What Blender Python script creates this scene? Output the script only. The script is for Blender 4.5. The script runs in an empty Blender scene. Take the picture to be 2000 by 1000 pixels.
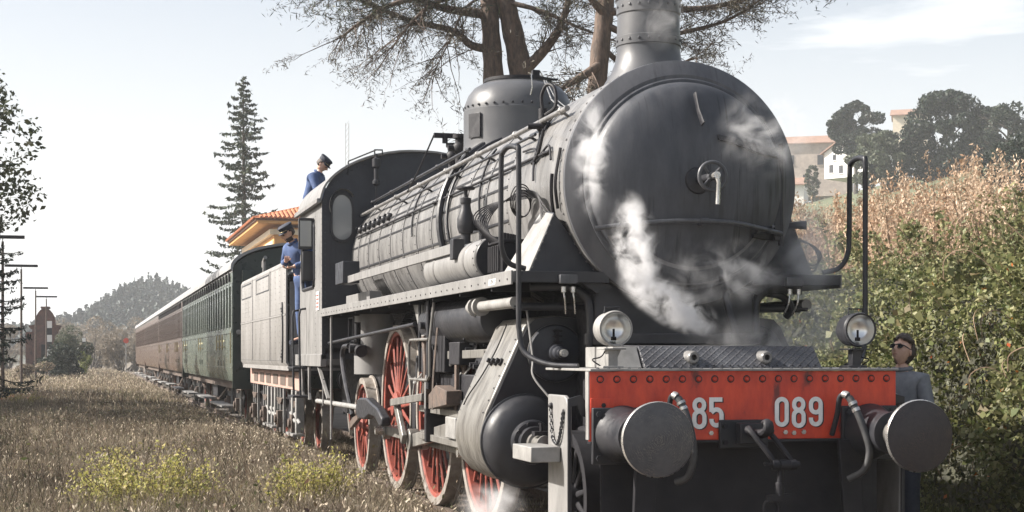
import bpy, bmesh, math, random
import numpy as np
from mathutils import Vector, Matrix, noise
random.seed(7); rng = np.random.default_rng(7)
S = bpy.context.scene
COL = S.collection
R = math.radians
# ---------------------------------------------------------------- camera
cd = bpy.data.cameras.new('camera'); cam = bpy.data.objects.new('camera', cd); COL.objects.link(cam)
cam.location = (-4.13, -9.13, 1.5); cam.rotation_euler = (R(90), 0, R(-14.5))
cd.sensor_width = 36; cd.lens = 57.06; cd.shift_y = 0.0975; cd.clip_start = .1; cd.clip_end = 3000
S.camera = cam
# ---------------------------------------------------------------- world and sun
SUN_EL, SUN_DIR = R(36), Vector((-.95, .31, 0)).normalized()      # horizontal direction towards the sun
W = bpy.data.worlds.new('World'); S.world = W; W.use_nodes = True
nt = W.node_tree; nt.nodes.clear()
wo = nt.nodes.new('ShaderNodeOutputWorld'); bg = nt.nodes.new('ShaderNodeBackground')
sky = nt.nodes.new('ShaderNodeTexSky'); sky.sky_type = 'NISHITA'; sky.sun_disc = False
sky.sun_elevation = SUN_EL; sky.sun_rotation = math.atan2(SUN_DIR.x, SUN_DIR.y); sky.dust_density = 5.0; sky.air_density = 1.0; sky.ozone_density = 2.0
tc = nt.nodes.new('ShaderNodeTexCoord'); mp = nt.nodes.new('ShaderNodeMapping')
mp.inputs['Scale'].default_value = (1.2, 1.2, 9); mp.inputs['Rotation'].default_value = (R(-7), R(9), 0)
nz = nt.nodes.new('ShaderNodeTexNoise'); nz.inputs['Scale'].default_value = 2.1; nz.inputs['Detail'].default_value = 7; nz.inputs['Roughness'].default_value = .52; nz.inputs['Distortion'].default_value = .5
rp = nt.nodes.new('ShaderNodeValToRGB'); rp.color_ramp.elements[0].position = .48; rp.color_ramp.elements[1].position = .72
rp.color_ramp.elements[0].color = (0, 0, 0, 1); rp.color_ramp.elements[1].color = (.75, .75, .75, 1)
mx = nt.nodes.new('ShaderNodeMix'); mx.data_type = 'RGBA'
mx.inputs['B'].default_value = (8.2, 8.2, 8.1, 1)
sx = nt.nodes.new('ShaderNodeSeparateXYZ'); hz_ = nt.nodes.new('ShaderNodeMapRange'); hz_.inputs['From Min'].default_value = 0.0; hz_.inputs['From Max'].default_value = .30
hz_.inputs['To Min'].default_value = .80; hz_.inputs['To Max'].default_value = .14; ad = nt.nodes.new('ShaderNodeMath'); ad.operation = 'MAXIMUM'
L = nt.links.new
L(tc.outputs['Generated'], mp.inputs['Vector']); L(mp.outputs[0], nz.inputs['Vector']); L(nz.outputs['Fac'], rp.inputs[0])
L(tc.outputs['Generated'], sx.inputs[0]); L(sx.outputs['Z'], hz_.inputs['Value']); L(rp.outputs[0], ad.inputs[0]); L(hz_.outputs[0], ad.inputs[1]); L(ad.outputs[0], mx.inputs['Factor']); L(sky.outputs[0], mx.inputs['A']); L(mx.outputs['Result'], bg.inputs[0]); L(bg.outputs[0], wo.inputs[0])
bg.inputs[1].default_value = .072
sl = bpy.data.lights.new('sun', 'SUN'); so = bpy.data.objects.new('sun', sl); COL.objects.link(so)
sl.energy = 5.0; sl.angle = R(.6); sl.color = (1, .945, .87)
d = Vector((SUN_DIR.x * math.cos(SUN_EL), SUN_DIR.y * math.cos(SUN_EL), math.sin(SUN_EL)))
so.rotation_euler = d.to_track_quat('Z', 'Y').to_euler(); so.location = d * 60
S.view_settings.view_transform = 'Standard'; S.view_settings.look = 'None'; S.view_settings.gamma = 1
S.view_settings.exposure = 1.25; S.view_settings.use_curve_mapping = False
S.cycles.use_denoising = True; S.cycles.max_bounces = 8; S.cycles.transparent_max_bounces = 16
S.cycles.volume_bounces = 3; S.cycles.sample_clamp_indirect = 6; S.cycles.use_fast_gi = False
# ---------------------------------------------------------------- helpers
WL = {}
def setp(o, label=None, cat=None, group=None, kind=None):
    if label: o['label'] = label
    if cat: o['category'] = cat
    if group: o['group'] = group
    if kind: o['kind'] = kind
    return o
def thing(name, label, cat, loc=(0, 0, 0), rz=0, group=None):
    o = bpy.data.objects.new(name, None); COL.objects.link(o); o.location = loc; o.rotation_euler = (0, 0, rz)
    o.empty_display_size = .2; WL[o.name] = Vector(loc)
    return setp(o, label, cat, group)
def link(name, me, wloc, par=None, rot=None, scale=None):
    o = bpy.data.objects.new(name, me); COL.objects.link(o); wloc = Vector(wloc)
    WL[o.name] = wloc
    if par: o.parent = par; o.location = wloc - WL[par.name]
    else: o.location = wloc
    if rot: o.rotation_euler = rot
    if scale: o.scale = scale
    return o
def frame(ax):
    ax = Vector(ax).normalized(); t = Vector((0, 0, 1)) if abs(ax.z) < .9 else Vector((1, 0, 0))
    a = ax.cross(t).normalized(); return a, ax.cross(a).normalized(), ax
AX = {'x': (1, 0, 0), 'y': (0, 1, 0), 'z': (0, 0, 1)}
class MB:
    def __init__(s): s.v = []; s.f = []
    def add(s, vs, fs):
        n = len(s.v); s.v += [tuple(p) for p in vs]; s.f += [tuple(i + n for i in f) for f in fs]; return s
    def box(s, x0, x1, y0, y1, z0, z1):
        return s.add([(x0,y0,z0),(x1,y0,z0),(x1,y1,z0),(x0,y1,z0),(x0,y0,z1),(x1,y0,z1),(x1,y1,z1),(x0,y1,z1)],
                     [(0,3,2,1),(4,5,6,7),(0,1,5,4),(1,2,6,5),(2,3,7,6),(3,0,4,7)])
    def bar(s, p, q, w, h, up=(0, 0, 1)):
        p = Vector(p); q = Vector(q); d = (q - p).normalized(); up = Vector(up)
        a = d.cross(up); a = a.normalized() if a.length > 1e-4 else Vector((1, 0, 0)); b = a.cross(d)
        a *= w / 2; b *= h / 2
        return s.add([p-a-b,p+a-b,p+a+b,p-a+b,q-a-b,q+a-b,q+a+b,q-a+b],
                     [(0,3,2,1),(4,5,6,7),(0,1,5,4),(1,2,6,5),(2,3,7,6),(3,0,4,7)])
    def lathe(s, prof, o, ax='z', n=24, arc=None, cap=True):
        a, b, c = frame(AX.get(ax, ax)); o = Vector(o); m = len(prof)
        vs = []; full = arc is None; t0, t1 = (0, 2*math.pi) if full else arc; k = n if full else n + 1
        for i in range(k):
            t = t0 + (t1 - t0) * i / n; dr = a*math.cos(t) + b*math.sin(t)
            for r, h in prof: vs.append(o + dr*r + c*h)
        fs = []
        for i in range(n):
            j = (i + 1) % k
            for q in range(m - 1): fs.append((i*m+q, j*m+q, j*m+q+1, i*m+q+1))
        if full and cap:
            if prof[0][0] > 1e-5: fs.append(tuple(i*m for i in range(n))[::-1])
            if prof[-1][0] > 1e-5: fs.append(tuple(i*m+m-1 for i in range(n)))
        return s.add(vs, fs)
    def cyl(s, p, q, r, r2=None, n=12):
        p = Vector(p); q = Vector(q); r2 = r if r2 is None else r2
        return s.lathe([(r, 0), (r2, (q-p).length)], p, tuple((q-p).normalized()), n)
    def tube(s, pts, r, n=8, closed=False, flat=1.0):
        P = [Vector(p) for p in pts]; m = len(P); rs = r if isinstance(r, (list, tuple)) else [r]*m
        vs = []; u = None
        for i in range(m):
            t = (P[(i+1) % m] - P[i-1]) if closed else (P[min(i+1, m-1)] - P[max(i-1, 0)])
            t.normalize()
            if u is None: u = frame(t)[0]
            u = (u - t*u.dot(t))
            u = u.normalized() if u.length > 1e-6 else frame(t)[0]
            w = t.cross(u)
            for k in range(n):
                a = 2*math.pi*k/n; vs.append(P[i] + (u*math.cos(a) + w*math.sin(a)*flat)*rs[i])
        fs = [];
        for i in range(m if closed else m-1):
            j = (i+1) % m
            for k in range(n): fs.append((i*n+k, i*n+(k+1) % n, j*n+(k+1) % n, j*n+k))
        if not closed: fs.append(tuple(range(n))[::-1]); fs.append(tuple((m-1)*n+k for k in range(n)))
        return s.add(vs, fs)
    def prism(s, poly, ax, a0, a1):
        """poly: 2D points in the plane across axis ax ('x': (y,z); 'y': (x,z); 'z': (x,y))"""
        def mk(p, h): return {'x': (h, p[0], p[1]), 'y': (p[0], h, p[1]), 'z': (p[0], p[1], h)}[ax]
        n = len(poly); vs = [mk(p, a0) for p in poly] + [mk(p, a1) for p in poly]
        return s.add(vs, [tuple(range(n))[::-1], tuple(range(n, 2*n))] + [(i, (i+1) % n, n+(i+1) % n, n+i) for i in range(n)])
    def ball(s, c, r, n=10, sc=(1, 1, 1)):
        m = n//2; vs = []; fs = []; c = Vector(c)
        for i in range(m+1):
            t = math.pi*i/m
            for k in range(n):
                a = 2*math.pi*k/n
                vs.append(c + Vector((math.sin(t)*math.cos(a)*sc[0], math.sin(t)*math.sin(a)*sc[1], math.cos(t)*sc[2]))*r)
        for i in range(m):
            for k in range(n): fs.append((i*n+k, (i+1)*n+k, (i+1)*n+(k+1) % n, i*n+(k+1) % n))
        return s.add(vs, fs)
    def mesh(s, name, mat, origin=(0, 0, 0), smooth=38):
        me = bpy.data.meshes.new(name); o = Vector(origin)
        me.from_pydata([tuple(Vector(v) - o) for v in s.v], [], s.f)
        bm = bmesh.new(); bm.from_mesh(me); bmesh.ops.remove_doubles(bm, verts=bm.verts, dist=1e-5)
        bmesh.ops.recalc_face_normals(bm, faces=bm.faces); bm.to_mesh(me); bm.free()
        if smooth:
            me.polygons.foreach_set('use_smooth', [True]*len(me.polygons)); me.set_sharp_from_angle(angle=R(smooth))
        me.materials.append(mat); return me
    def build(s, name, mat, par=None, bev=0, smooth=38, lab=None, kind=None, local=False):
        lo = [min(v[i] for v in s.v) for i in range(3)]; hi = [max(v[i] for v in s.v) for i in range(3)]
        c = Vector(((lo[0]+hi[0])/2, (lo[1]+hi[1])/2, (lo[2]+hi[2])/2))
        me = s.mesh(name, mat, c, smooth)
        if local:
            o = bpy.data.objects.new(name, me); COL.objects.link(o); o.location = c - WL.get('L' + (par.name if par else ''), Vector((0, 0, 0)))
            WL['L' + o.name] = c
            if par: o.parent = par
        else: o = link(name, me, c, par)
        if bev:
            b = o.modifiers.new('bevel', 'BEVEL'); b.width = bev; b.segments = 2; b.limit_method = 'ANGLE'; b.angle_limit = R(50)
        if lab: o['label'] = lab
        if kind: o['kind'] = kind
        return o
def box(n, m, p, *a, **k): return MB().box(*a).build(n, m, p, **k)
def arcp(c, r, a0, a1, n, pl='xz'):
    out = []
    for i in range(n+1):
        t = R(a0 + (a1-a0)*i/n); x, y = math.cos(t)*r, math.sin(t)*r
        out.append({'xz': (c[0]+x, c[1], c[2]+y), 'yz': (c[0], c[1]+x, c[2]+y), 'xy': (c[0]+x, c[1]+y, c[2])}[pl])
    return out
def bez(pts, n=8):
    """smooth Catmull-Rom curve through points"""
    P = [Vector(p) for p in pts]; P = [2*P[0]-P[1]] + P + [2*P[-1]-P[-2]]; out = []
    for i in range(1, len(P)-2):
        for k in range(n):
            t = k/n; a, b, c, e = P[i-1:i+3]
            out.append(.5*((2*b) + (c-a)*t + (2*a-5*b+4*c-e)*t*t + (3*b-a-3*c+e)*t**3))
    out.append(P[-2]); return out
def np_mesh(name, V, F, mat, smooth=False):
    me = bpy.data.meshes.new(name); k = F.shape[1]
    me.vertices.add(len(V)); me.vertices.foreach_set('co', np.ascontiguousarray(V, np.float32).ravel())
    me.loops.add(F.size); me.loops.foreach_set('vertex_index', np.ascontiguousarray(F, np.int32).ravel())
    me.polygons.add(len(F)); me.polygons.foreach_set('loop_start', np.arange(0, F.size, k, dtype=np.int32))
    me.polygons.foreach_set('loop_total', np.full(len(F), k, np.int32))
    if smooth: me.polygons.foreach_set('use_smooth', np.ones(len(F), bool))
    me.update(calc_edges=True); me.materials.append(mat); return me
def unit(a): return a / np.maximum(np.linalg.norm(a, axis=1, keepdims=True), 1e-9)
def leaf_data(P, size, elong=1.7, axis=None, axmix=0.0, jit=.35):
    n = len(P); d = unit(rng.normal(size=(n, 3)))
    if axis is not None: d = unit(d*(1-axmix) + np.asarray(axis)*axmix)
    s = unit(np.cross(d, rng.normal(size=(n, 3)))); nn = np.cross(d, s)
    l = (size*(1 + jit*rng.normal(size=n)).clip(.4, 2))[:, None]; w = l/elong
    V = np.stack([P - d*l/2, P + s*w/2 + nn*w*.18, P + d*l/2, P - s*w/2 + nn*w*.18], 1).reshape(-1, 3)
    return V, np.arange(4*n).reshape(-1, 4)
def leaves(name, P, size, mat, par=None, kind=None, **k):
    P = np.asarray(P, float); c = P.mean(0); V, F = leaf_data(P - c, size, **k)
    o = link(name, np_mesh(name, V, F, mat), c, par)
    if kind: o['kind'] = kind
    return o
# ---------------------------------------------------------------- materials
def nodes(name):
    m = bpy.data.materials.new(name); m.use_nodes = True; n = m.node_tree; b = n.nodes['Principled BSDF']; return m, n, b
def pm(name, c1, c2=None, rough=.5, metal=0, scale=6, detail=6, bump=.15, bscale=None, stretch=(1, 1, 1), lo=.35, hi=.65, spec=.5, c3=None, rvar=.12):
    m, n, b = nodes(name); l = n.links.new; c2 = c2 or tuple(x*.7 for x in c1)
    t = n.nodes.new('ShaderNodeTexCoord'); mpn = n.nodes.new('ShaderNodeMapping'); mpn.inputs['Scale'].default_value = stretch
    l(t.outputs['Object'], mpn.inputs[0])
    z = n.nodes.new('ShaderNodeTexNoise'); z.inputs['Scale'].default_value = scale; z.inputs['Detail'].default_value = detail; z.inputs['Roughness'].default_value = .62
    l(mpn.outputs[0], z.inputs['Vector'])
    r = n.nodes.new('ShaderNodeValToRGB'); e = r.color_ramp.elements
    e[0].position = lo; e[1].position = hi; e[0].color = (*c1, 1); e[1].color = (*c2, 1)
    if c3: q = e.new(min(hi+.08, .99)); q.color = (*c3, 1)
    l(z.outputs['Fac'], r.inputs[0]); l(r.outputs[0], b.inputs['Base Color'])
    b.inputs['Metallic'].default_value = metal; b.inputs['Specular IOR Level'].default_value = spec
    mr = n.nodes.new('ShaderNodeMapRange'); mr.inputs['From Min'].default_value = .3; mr.inputs['From Max'].default_value = .7
    mr.inputs['To Min'].default_value = max(rough-rvar, .02); mr.inputs['To Max'].default_value = min(rough+rvar, 1)
    z2 = n.nodes.new('ShaderNodeTexNoise'); z2.inputs['Scale'].default_value = bscale or scale*4; z2.inputs['Detail'].default_value = 4
    l(mpn.outputs[0], z2.inputs['Vector']); l(z2.outputs['Fac'], mr.inputs['Value']); l(mr.outputs[0], b.inputs['Roughness'])
    if bump:
        bp = n.nodes.new('ShaderNodeBump'); bp.inputs['Strength'].default_value = bump; bp.inputs['Distance'].default_value = .01
        l(z2.outputs['Fac'], bp.inputs['Height']); l(bp.outputs[0], b.inputs['Normal'])
    return m
def leafmat(name, cols, tr=.35, rough=.55, big=None, scale=.5):
    m, n, b = nodes(name); l = n.links.new
    g = n.nodes.new('ShaderNodeNewGeometry'); r = n.nodes.new('ShaderNodeValToRGB'); e = r.color_ramp.elements
    e[0].color = (*cols[0], 1); e[1].color = (*cols[-1], 1); e[1].position = 1
    for i, c in enumerate(cols[1:-1]): q = e.new((i+1)/(len(cols)-1)); q.color = (*c, 1)
    l(g.outputs['Random Per Island'], r.inputs[0]); out = r.outputs[0]
    if big:
        z = n.nodes.new('ShaderNodeTexNoise'); z.inputs['Scale'].default_value = scale; z.inputs['Detail'].default_value = 5
        l(g.outputs['Position'], z.inputs['Vector'])
        rr = n.nodes.new('ShaderNodeValToRGB'); rr.color_ramp.elements[0].position = .42; rr.color_ramp.elements[1].position = .6
        l(z.outputs['Fac'], rr.inputs[0])
        mm = n.nodes.new('ShaderNodeMix'); mm.data_type = 'RGBA'; mm.blend_type = 'MULTIPLY'; mm.inputs['B'].default_value = (*big, 1)
        l(rr.outputs[0], mm.inputs['Factor']); l(out, mm.inputs['A']); out = mm.outputs['Result']
    l(out, b.inputs['Base Color']); b.inputs['Roughness'].default_value = rough; b.inputs['Specular IOR Level'].default_value = .28
    if tr:
        t = n.nodes.new('ShaderNodeBsdfTranslucent'); l(out, t.inputs[0]); mx = n.nodes.new('ShaderNodeMixShader'); mx.inputs[0].default_value = tr
        l(b.outputs[0], mx.inputs[1]); l(t.outputs[0], mx.inputs[2]); l(mx.outputs[0], n.nodes['Material Output'].inputs[0])
    return m
M = {}
M['clad'] = pm('boiler_cladding_paint', (.20, .195, .19), (.115, .112, .11), rough=.36, scale=4.5, stretch=(1, 1.6, .45), bump=.12, c3=(.055, .052, .05), lo=.38, hi=.60, detail=9, spec=.6)
M['smoke'] = pm('smokebox_paint', (.095, .097, .106), (.062, .064, .072), rough=.5, spec=.4, scale=2.6, stretch=(2, 2, .5), bump=.12, c3=(.07, .07, .075))
M['door'] = pm('door_paint', (.040, .043, .051), (.072, .075, .084), rough=.5, spec=.4, scale=3.6, stretch=(2.2, 2, .7), bump=.35, bscale=7, c3=(.030, .030, .034), detail=10)
M['black'] = pm('black_paint', (.018, .019, .023), (.032, .032, .036), rough=.42, spec=.35, scale=5, bump=.1)
M['dark'] = pm('sooty_iron', (.011, .011, .014), (.022, .021, .024), rough=.6, spec=.3, scale=6, bump=.2)
M['cab'] = pm('cab_shaded_paint', (.034, .037, .045), (.024, .026, .033), rough=.45, scale=2.5, bump=.1, spec=.35, c3=(.055, .055, .06))  # cab colour darkened for the front, which lies in shade
M['cabside'] = pm('cab_sunlit_paint', (.225, .22, .215), (.15, .147, .143), rough=.45, scale=3.5, bump=.12, c3=(.085, .08, .075), stretch=(1, 1, .5), detail=9)  # paler copy of the cab colour for sunlit faces
M['steel'] = pm('worn_steel', (.24, .232, .215), (.11, .103, .095), rough=.4, metal=.3, scale=5, bump=.2, c3=(.09, .08, .07), stretch=(1.6, 1.6, .4))
M['wear'] = pm('worn_door_paint', (.075, .077, .083), (.045, .047, .053), rough=.4, scale=5, bump=.15, c3=(.12, .12, .12), stretch=(2, 2, .6))
M['crescent'] = pm('pale_door_plate', (.17, .17, .175), (.10, .10, .105), rough=.45, scale=7, bump=.2, stretch=(1, 1, .6))
M['dome'] = pm('dome_paint', (.085, .087, .092), (.06, .062, .068), rough=.4, scale=2.5, bump=.05, spec=.4)
M['bright'] = pm('polished_steel', (.55, .54, .52), (.4, .39, .37), rough=.3, metal=.8, scale=9, bump=.08)
M['greyp'] = pm('grey_paint', (.27, .265, .255), (.17, .166, .16), rough=.52, scale=6, bump=.1)
M['red'] = pm('red_beam_paint', (.66, .065, .024), (.46, .04, .02), rough=.42, scale=5, bump=.3, lo=.36, hi=.60, c3=(.15, .03, .025), stretch=(1.5, 1, .6), detail=10)
M['wred'] = pm('wheel_red_paint', (.27, .06, .04), (.15, .04, .03), rough=.5, scale=9, bump=.15, c3=(.14, .07, .05))
M['white'] = pm('white_paint', (.82, .82, .80), (.66, .66, .64), rough=.55, scale=22, bump=.2, stretch=(1, 1, .5), c3=(.35, .30, .28))
M['rust'] = pm('rusty_iron', (.115, .08, .062), (.06, .048, .04), rough=.75, scale=12, bump=.3)
M['pink'] = pm('faded_red_underframe', (.42, .27, .22), (.30, .20, .17), rough=.7, scale=5, bump=.2)
M['tend'] = pm('tender_paint', (.26, .252, .245), (.185, .178, .17), rough=.48, scale=2.2, bump=.1, c3=(.12, .11, .10), stretch=(1, 1, .5), detail=9)
M['rubber'] = pm('rubber', (.03, .03, .032), (.05, .05, .05), rough=.55, scale=14, bump=.1)
M['green'] = pm('coach_green_paint', (.070, .088, .074), (.095, .11, .09), rough=.28, scale=1.5, bump=.05)
M['dgreen'] = pm('coach_dark_green_paint', (.010, .020, .017), (.015, .026, .022), rough=.35, scale=2, bump=.06)
M['brown'] = pm('coach_brown_paint', (.10, .068, .054), (.075, .05, .04), rough=.32, scale=1.5, bump=.05)
M['roof'] = pm('coach_roof_paint', (.27, .27, .27), (.19, .19, .19), rough=.6, scale=1.5, bump=.1)
M['coal'] = pm('coal', (.012, .012, .013), (.03, .03, .03), rough=.35, scale=12, bump=.5)
M['brass'] = pm('dull_brass', (.42, .36, .22), (.25, .2, .12), rough=.4, metal=.7, scale=10)
m, n, b = nodes('window_glass_dark'); b.inputs['Base Color'].default_value = (.012, .014, .016, 1); b.inputs['Roughness'].default_value = .06; b.inputs['Specular IOR Level'].default_value = .7; M['glass'] = m
m, n, b = nodes('curtained_window'); b.inputs['Base Color'].default_value = (.11, .10, .085, 1); b.inputs['Roughness'].default_value = .1; M['glass2'] = m
m, n, b = nodes('cab_window_glass'); b.inputs['Base Color'].default_value = (.30, .31, .31, 1); b.inputs['Roughness'].default_value = .12; b.inputs['Metallic'].default_value = .35; M['cglass'] = m
m, n, b = nodes('clear_glass'); b.inputs['Transmission Weight'].default_value = 1; b.inputs['Roughness'].default_value = .03; b.inputs['IOR'].default_value = 1.1; M['clear'] = m
m, n, b = nodes('lamp_reflector'); b.inputs['Base Color'].default_value = (.88, .88, .86, 1); b.inputs['Metallic'].default_value = 1; b.inputs['Roughness'].default_value = .3; M['refl'] = m
# chequered tread plate: bump of two crossing wave sets
m = pm('tread_plate', (.085, .087, .095), (.05, .05, .056), rough=.42, scale=7, bump=.1); n = m.node_tree; b = n.nodes['Principled BSDF']
tcn = n.nodes.new('ShaderNodeTexCoord'); outs = []
for a in (32, -32):
    q = n.nodes.new('ShaderNodeMapping'); q.inputs['Rotation'].default_value = (0, R(a), 0); n.links.new(tcn.outputs['Object'], q.inputs[0])
    w = n.nodes.new('ShaderNodeTexWave'); w.bands_direction = 'Z'; w.inputs['Scale'].default_value = 10; n.links.new(q.outputs[0], w.inputs['Vector']); outs.append(w)
mxx = n.nodes.new('ShaderNodeMath'); mxx.operation = 'MAXIMUM'; n.links.new(outs[0].outputs['Fac'], mxx.inputs[0]); n.links.new(outs[1].outputs['Fac'], mxx.inputs[1])
pw = n.nodes.new('ShaderNodeMath'); pw.operation = 'POWER'; pw.inputs[1].default_value = 8; n.links.new(mxx.outputs[0], pw.inputs[0])
bp = n.nodes.new('ShaderNodeBump'); bp.inputs['Strength'].default_value = .9; bp.inputs['Distance'].default_value = .006
n.links.new(pw.outputs[0], bp.inputs['Height']); n.links.new(bp.outputs[0], b.inputs['Normal']); M['tread'] = m
M['soil'] = pm('dry_soil', (.16, .13, .10), (.10, .085, .06), rough=.95, scale=1.2, bump=.4, c3=(.10, .11, .05))
gm = M['soil'].node_tree; gp = gm.nodes.new('ShaderNodeNewGeometry'); gs = gm.nodes.new('ShaderNodeSeparateXYZ'); gm.links.new(gp.outputs['Position'], gs.inputs[0])
src = gm.nodes['Principled BSDF'].inputs['Base Color'].links[0].from_socket
for axis, a, b_, colr in (('X', 15, 40, (.09, .10, .05, 1)), ('Y', 260, 400, (.03, .045, .03, 1))):      # meadow on the right hill, woodland floor far off
    g1 = gm.nodes.new('ShaderNodeMapRange'); g1.inputs['From Min'].default_value = a; g1.inputs['From Max'].default_value = b_; gm.links.new(gs.outputs[axis], g1.inputs['Value'])
    g2 = gm.nodes.new('ShaderNodeMix'); g2.data_type = 'RGBA'; g2.inputs['B'].default_value = colr; gm.links.new(g1.outputs[0], g2.inputs['Factor']); gm.links.new(src, g2.inputs['A']); src = g2.outputs['Result']
gm.links.new(src, gm.nodes['Principled BSDF'].inputs['Base Color'])
M['ballast'] = pm('ballast_stone', (.13, .115, .10), (.07, .062, .055), rough=.9, scale=9, bump=.4)
M['bark'] = pm('pine_bark', (.15, .105, .08), (.06, .046, .038), rough=.9, scale=6, stretch=(2.4, 2.4, .7), bump=1.0, bscale=14)
M['bark2'] = pm('grey_bark', (.10, .085, .07), (.05, .042, .036), rough=.9, scale=9, stretch=(2, 2, .6), bump=.7)
M['twig'] = pm('dry_twig', (.11, .08, .06), (.07, .05, .04), rough=.9, scale=9, bump=.2)

for k_, am in (('door', .75), ('smoke', .5), ('cab', .4)):      # soot and rain runs down the paint, own marks with their own shape
    n = M[k_].node_tree; b = n.nodes['Principled BSDF']
    t = n.nodes.new('ShaderNodeTexCoord'); q = n.nodes.new('ShaderNodeMapping'); q.inputs['Scale'].default_value = (24, 3, 1.1); n.links.new(t.outputs['Object'], q.inputs[0])
    z = n.nodes.new('ShaderNodeTexNoise'); z.inputs['Scale'].default_value = 1.4; z.inputs['Detail'].default_value = 7; z.inputs['Distortion'].default_value = .35; n.links.new(q.outputs[0], z.inputs['Vector'])
    z2 = n.nodes.new('ShaderNodeTexNoise'); z2.inputs['Scale'].default_value = 2.2; z2.inputs['Detail'].default_value = 3; n.links.new(t.outputs['Object'], z2.inputs['Vector'])
    r = n.nodes.new('ShaderNodeValToRGB'); r.color_ramp.elements[0].position = .56; r.color_ramp.elements[1].position = .62; n.links.new(z.outputs['Fac'], r.inputs[0])
    r2 = n.nodes.new('ShaderNodeValToRGB'); r2.color_ramp.elements[0].position = .46; r2.color_ramp.elements[1].position = .6; r2.color_ramp.elements[1].color = (am, am, am, 1); n.links.new(z2.outputs['Fac'], r2.inputs[0])
    mu = n.nodes.new('ShaderNodeMath'); mu.operation = 'MULTIPLY'; n.links.new(r.outputs[0], mu.inputs[0]); n.links.new(r2.outputs[0], mu.inputs[1])
    src = b.inputs['Base Color'].links[0].from_socket; mm = n.nodes.new('ShaderNodeMix'); mm.data_type = 'RGBA'; mm.inputs['B'].default_value = (.014, .014, .016, 1)
    n.links.new(mu.outputs[0], mm.inputs['Factor']); n.links.new(src, mm.inputs['A']); n.links.new(mm.outputs['Result'], b.inputs['Base Color'])
# ================================================================= SETTING: terrain, track
def sstep(a, b, x):
    t = np.clip((x-a)/(b-a), 0, 1); return t*t*(3-2*t)
def hgt(x, y):
    x = np.asarray(x, float); y = np.asarray(y, float)
    h = -.30 + .05*np.sin(x*1.7+y*.6)*np.sin(y*.9) + .03*np.sin(x*4.1)*np.cos(y*3.3)
    h = h + .18*np.exp(-(x/1.5)**2)*0
    h = h + 1.1*sstep(4.3, 8.5, x)*sstep(60, 45, y)
    xc = np.minimum(x, 108) - .12*np.maximum(x-112, 0)
    h = h + np.where(x > 18, np.maximum(.30*(xc-18), 0)*sstep(18, 34, x), 0)*sstep(700, 400, y)
    h = h + 15*np.exp(-((x-13)/18)**2)*np.exp(-((y-480)/60)**2) + 6*sstep(330, 480, y) 
    h = h + 1.2*np.sin(x*.06+1)*np.sin(y*.05)*sstep(180, 300, y)
    return h
def terrain():
    xs = np.unique(np.concatenate([np.linspace(-680, -60, 18), np.linspace(-60, -14, 16), np.linspace(-14, 14, 71), np.linspace(14, 180, 56), np.linspace(180, 900, 18)]))
    ys = np.unique(np.concatenate([np.linspace(-60, -12, 10), np.linspace(-12, 60, 110), np.linspace(60, 300, 60), np.linspace(300, 640, 50), np.linspace(640, 1300, 10)]))
    X, Y = np.meshgrid(xs, ys); Z = hgt(X, Y)
    V = np.stack([X, Y, Z], -1).reshape(-1, 3); nx = len(xs); ny = len(ys)
    i, j = np.meshgrid(np.arange(nx-1), np.arange(ny-1)); a = (j*nx+i).ravel()
    F = np.stack([a, a+1, a+1+nx, a+nx], 1)
    o = link('ground', np_mesh('ground', V, F, M['soil'], True), (0, 0, 0)); o['kind'] = 'structure'
terrain()
# ballast bed, sleepers, rails
tr = MB(); tr.prism([(-1.75, -.36), (-1.3, -.17), (1.3, -.17), (1.75, -.36)], 'y', -14, 150)
tb = tr.build('track_bed', M['ballast'], smooth=0, kind='structure')
slp = MB().box(-1.3, 1.3, -.12, .12, -.075, .075).mesh('sleeper', M['rust'])
for i in range(60):
    link('sleeper', slp, (0, -9 + i*.6, -.175), tb)
for s in (-1, 1):
    MB().prism([(s*.755-.07, -.1), (s*.755+.07, -.1), (s*.755+.02, -.07), (s*.755+.035, -.04), (s*.755+.035, 0), (s*.755-.035, 0), (s*.755-.035, -.04), (s*.755-.02, -.07)], 'y', -14, 150).build('rail', M['rust'], tb)
n = 9000; P = np.stack([rng.uniform(-1.9, 1.9, n), rng.uniform(-8, 22, n), np.zeros(n)], 1); P[:, 2] = np.interp(np.abs(P[:, 0]), [0, 1.3, 1.75, 1.95], [-.165, -.165, -.33, -.33])
cubeV = np.array([(x, y, z) for x in (-1, 1) for y in (-1, 1) for z in (-1, 1)], float)*.026
cubeF = np.array([(0, 1, 3, 2), (4, 6, 7, 5), (0, 4, 5, 1), (2, 3, 7, 6), (0, 2, 6, 4), (1, 5, 7, 3)])
V = (P[:, None, :] + cubeV[None]*rng.uniform(.5, 1.3, (n, 8, 3))).reshape(-1, 3); F = (cubeF[None] + (np.arange(n)*8)[:, None, None]).reshape(-1, 4)
o = link('ballast_stones', np_mesh('ballast_stones', V, F, M['ballast']), (0, 0, 0), tb); o['kind'] = 'stuff'

# ================================================================= LOCOMOTIVE
LOCO = thing('steam_locomotive', 'big black steam locomotive with red buffer beam numbered 85 089, steam drifting over its smokebox', 'steam locomotive', (0, 6.5, 0))
YB = 2.75                                     # boiler axis height
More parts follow.
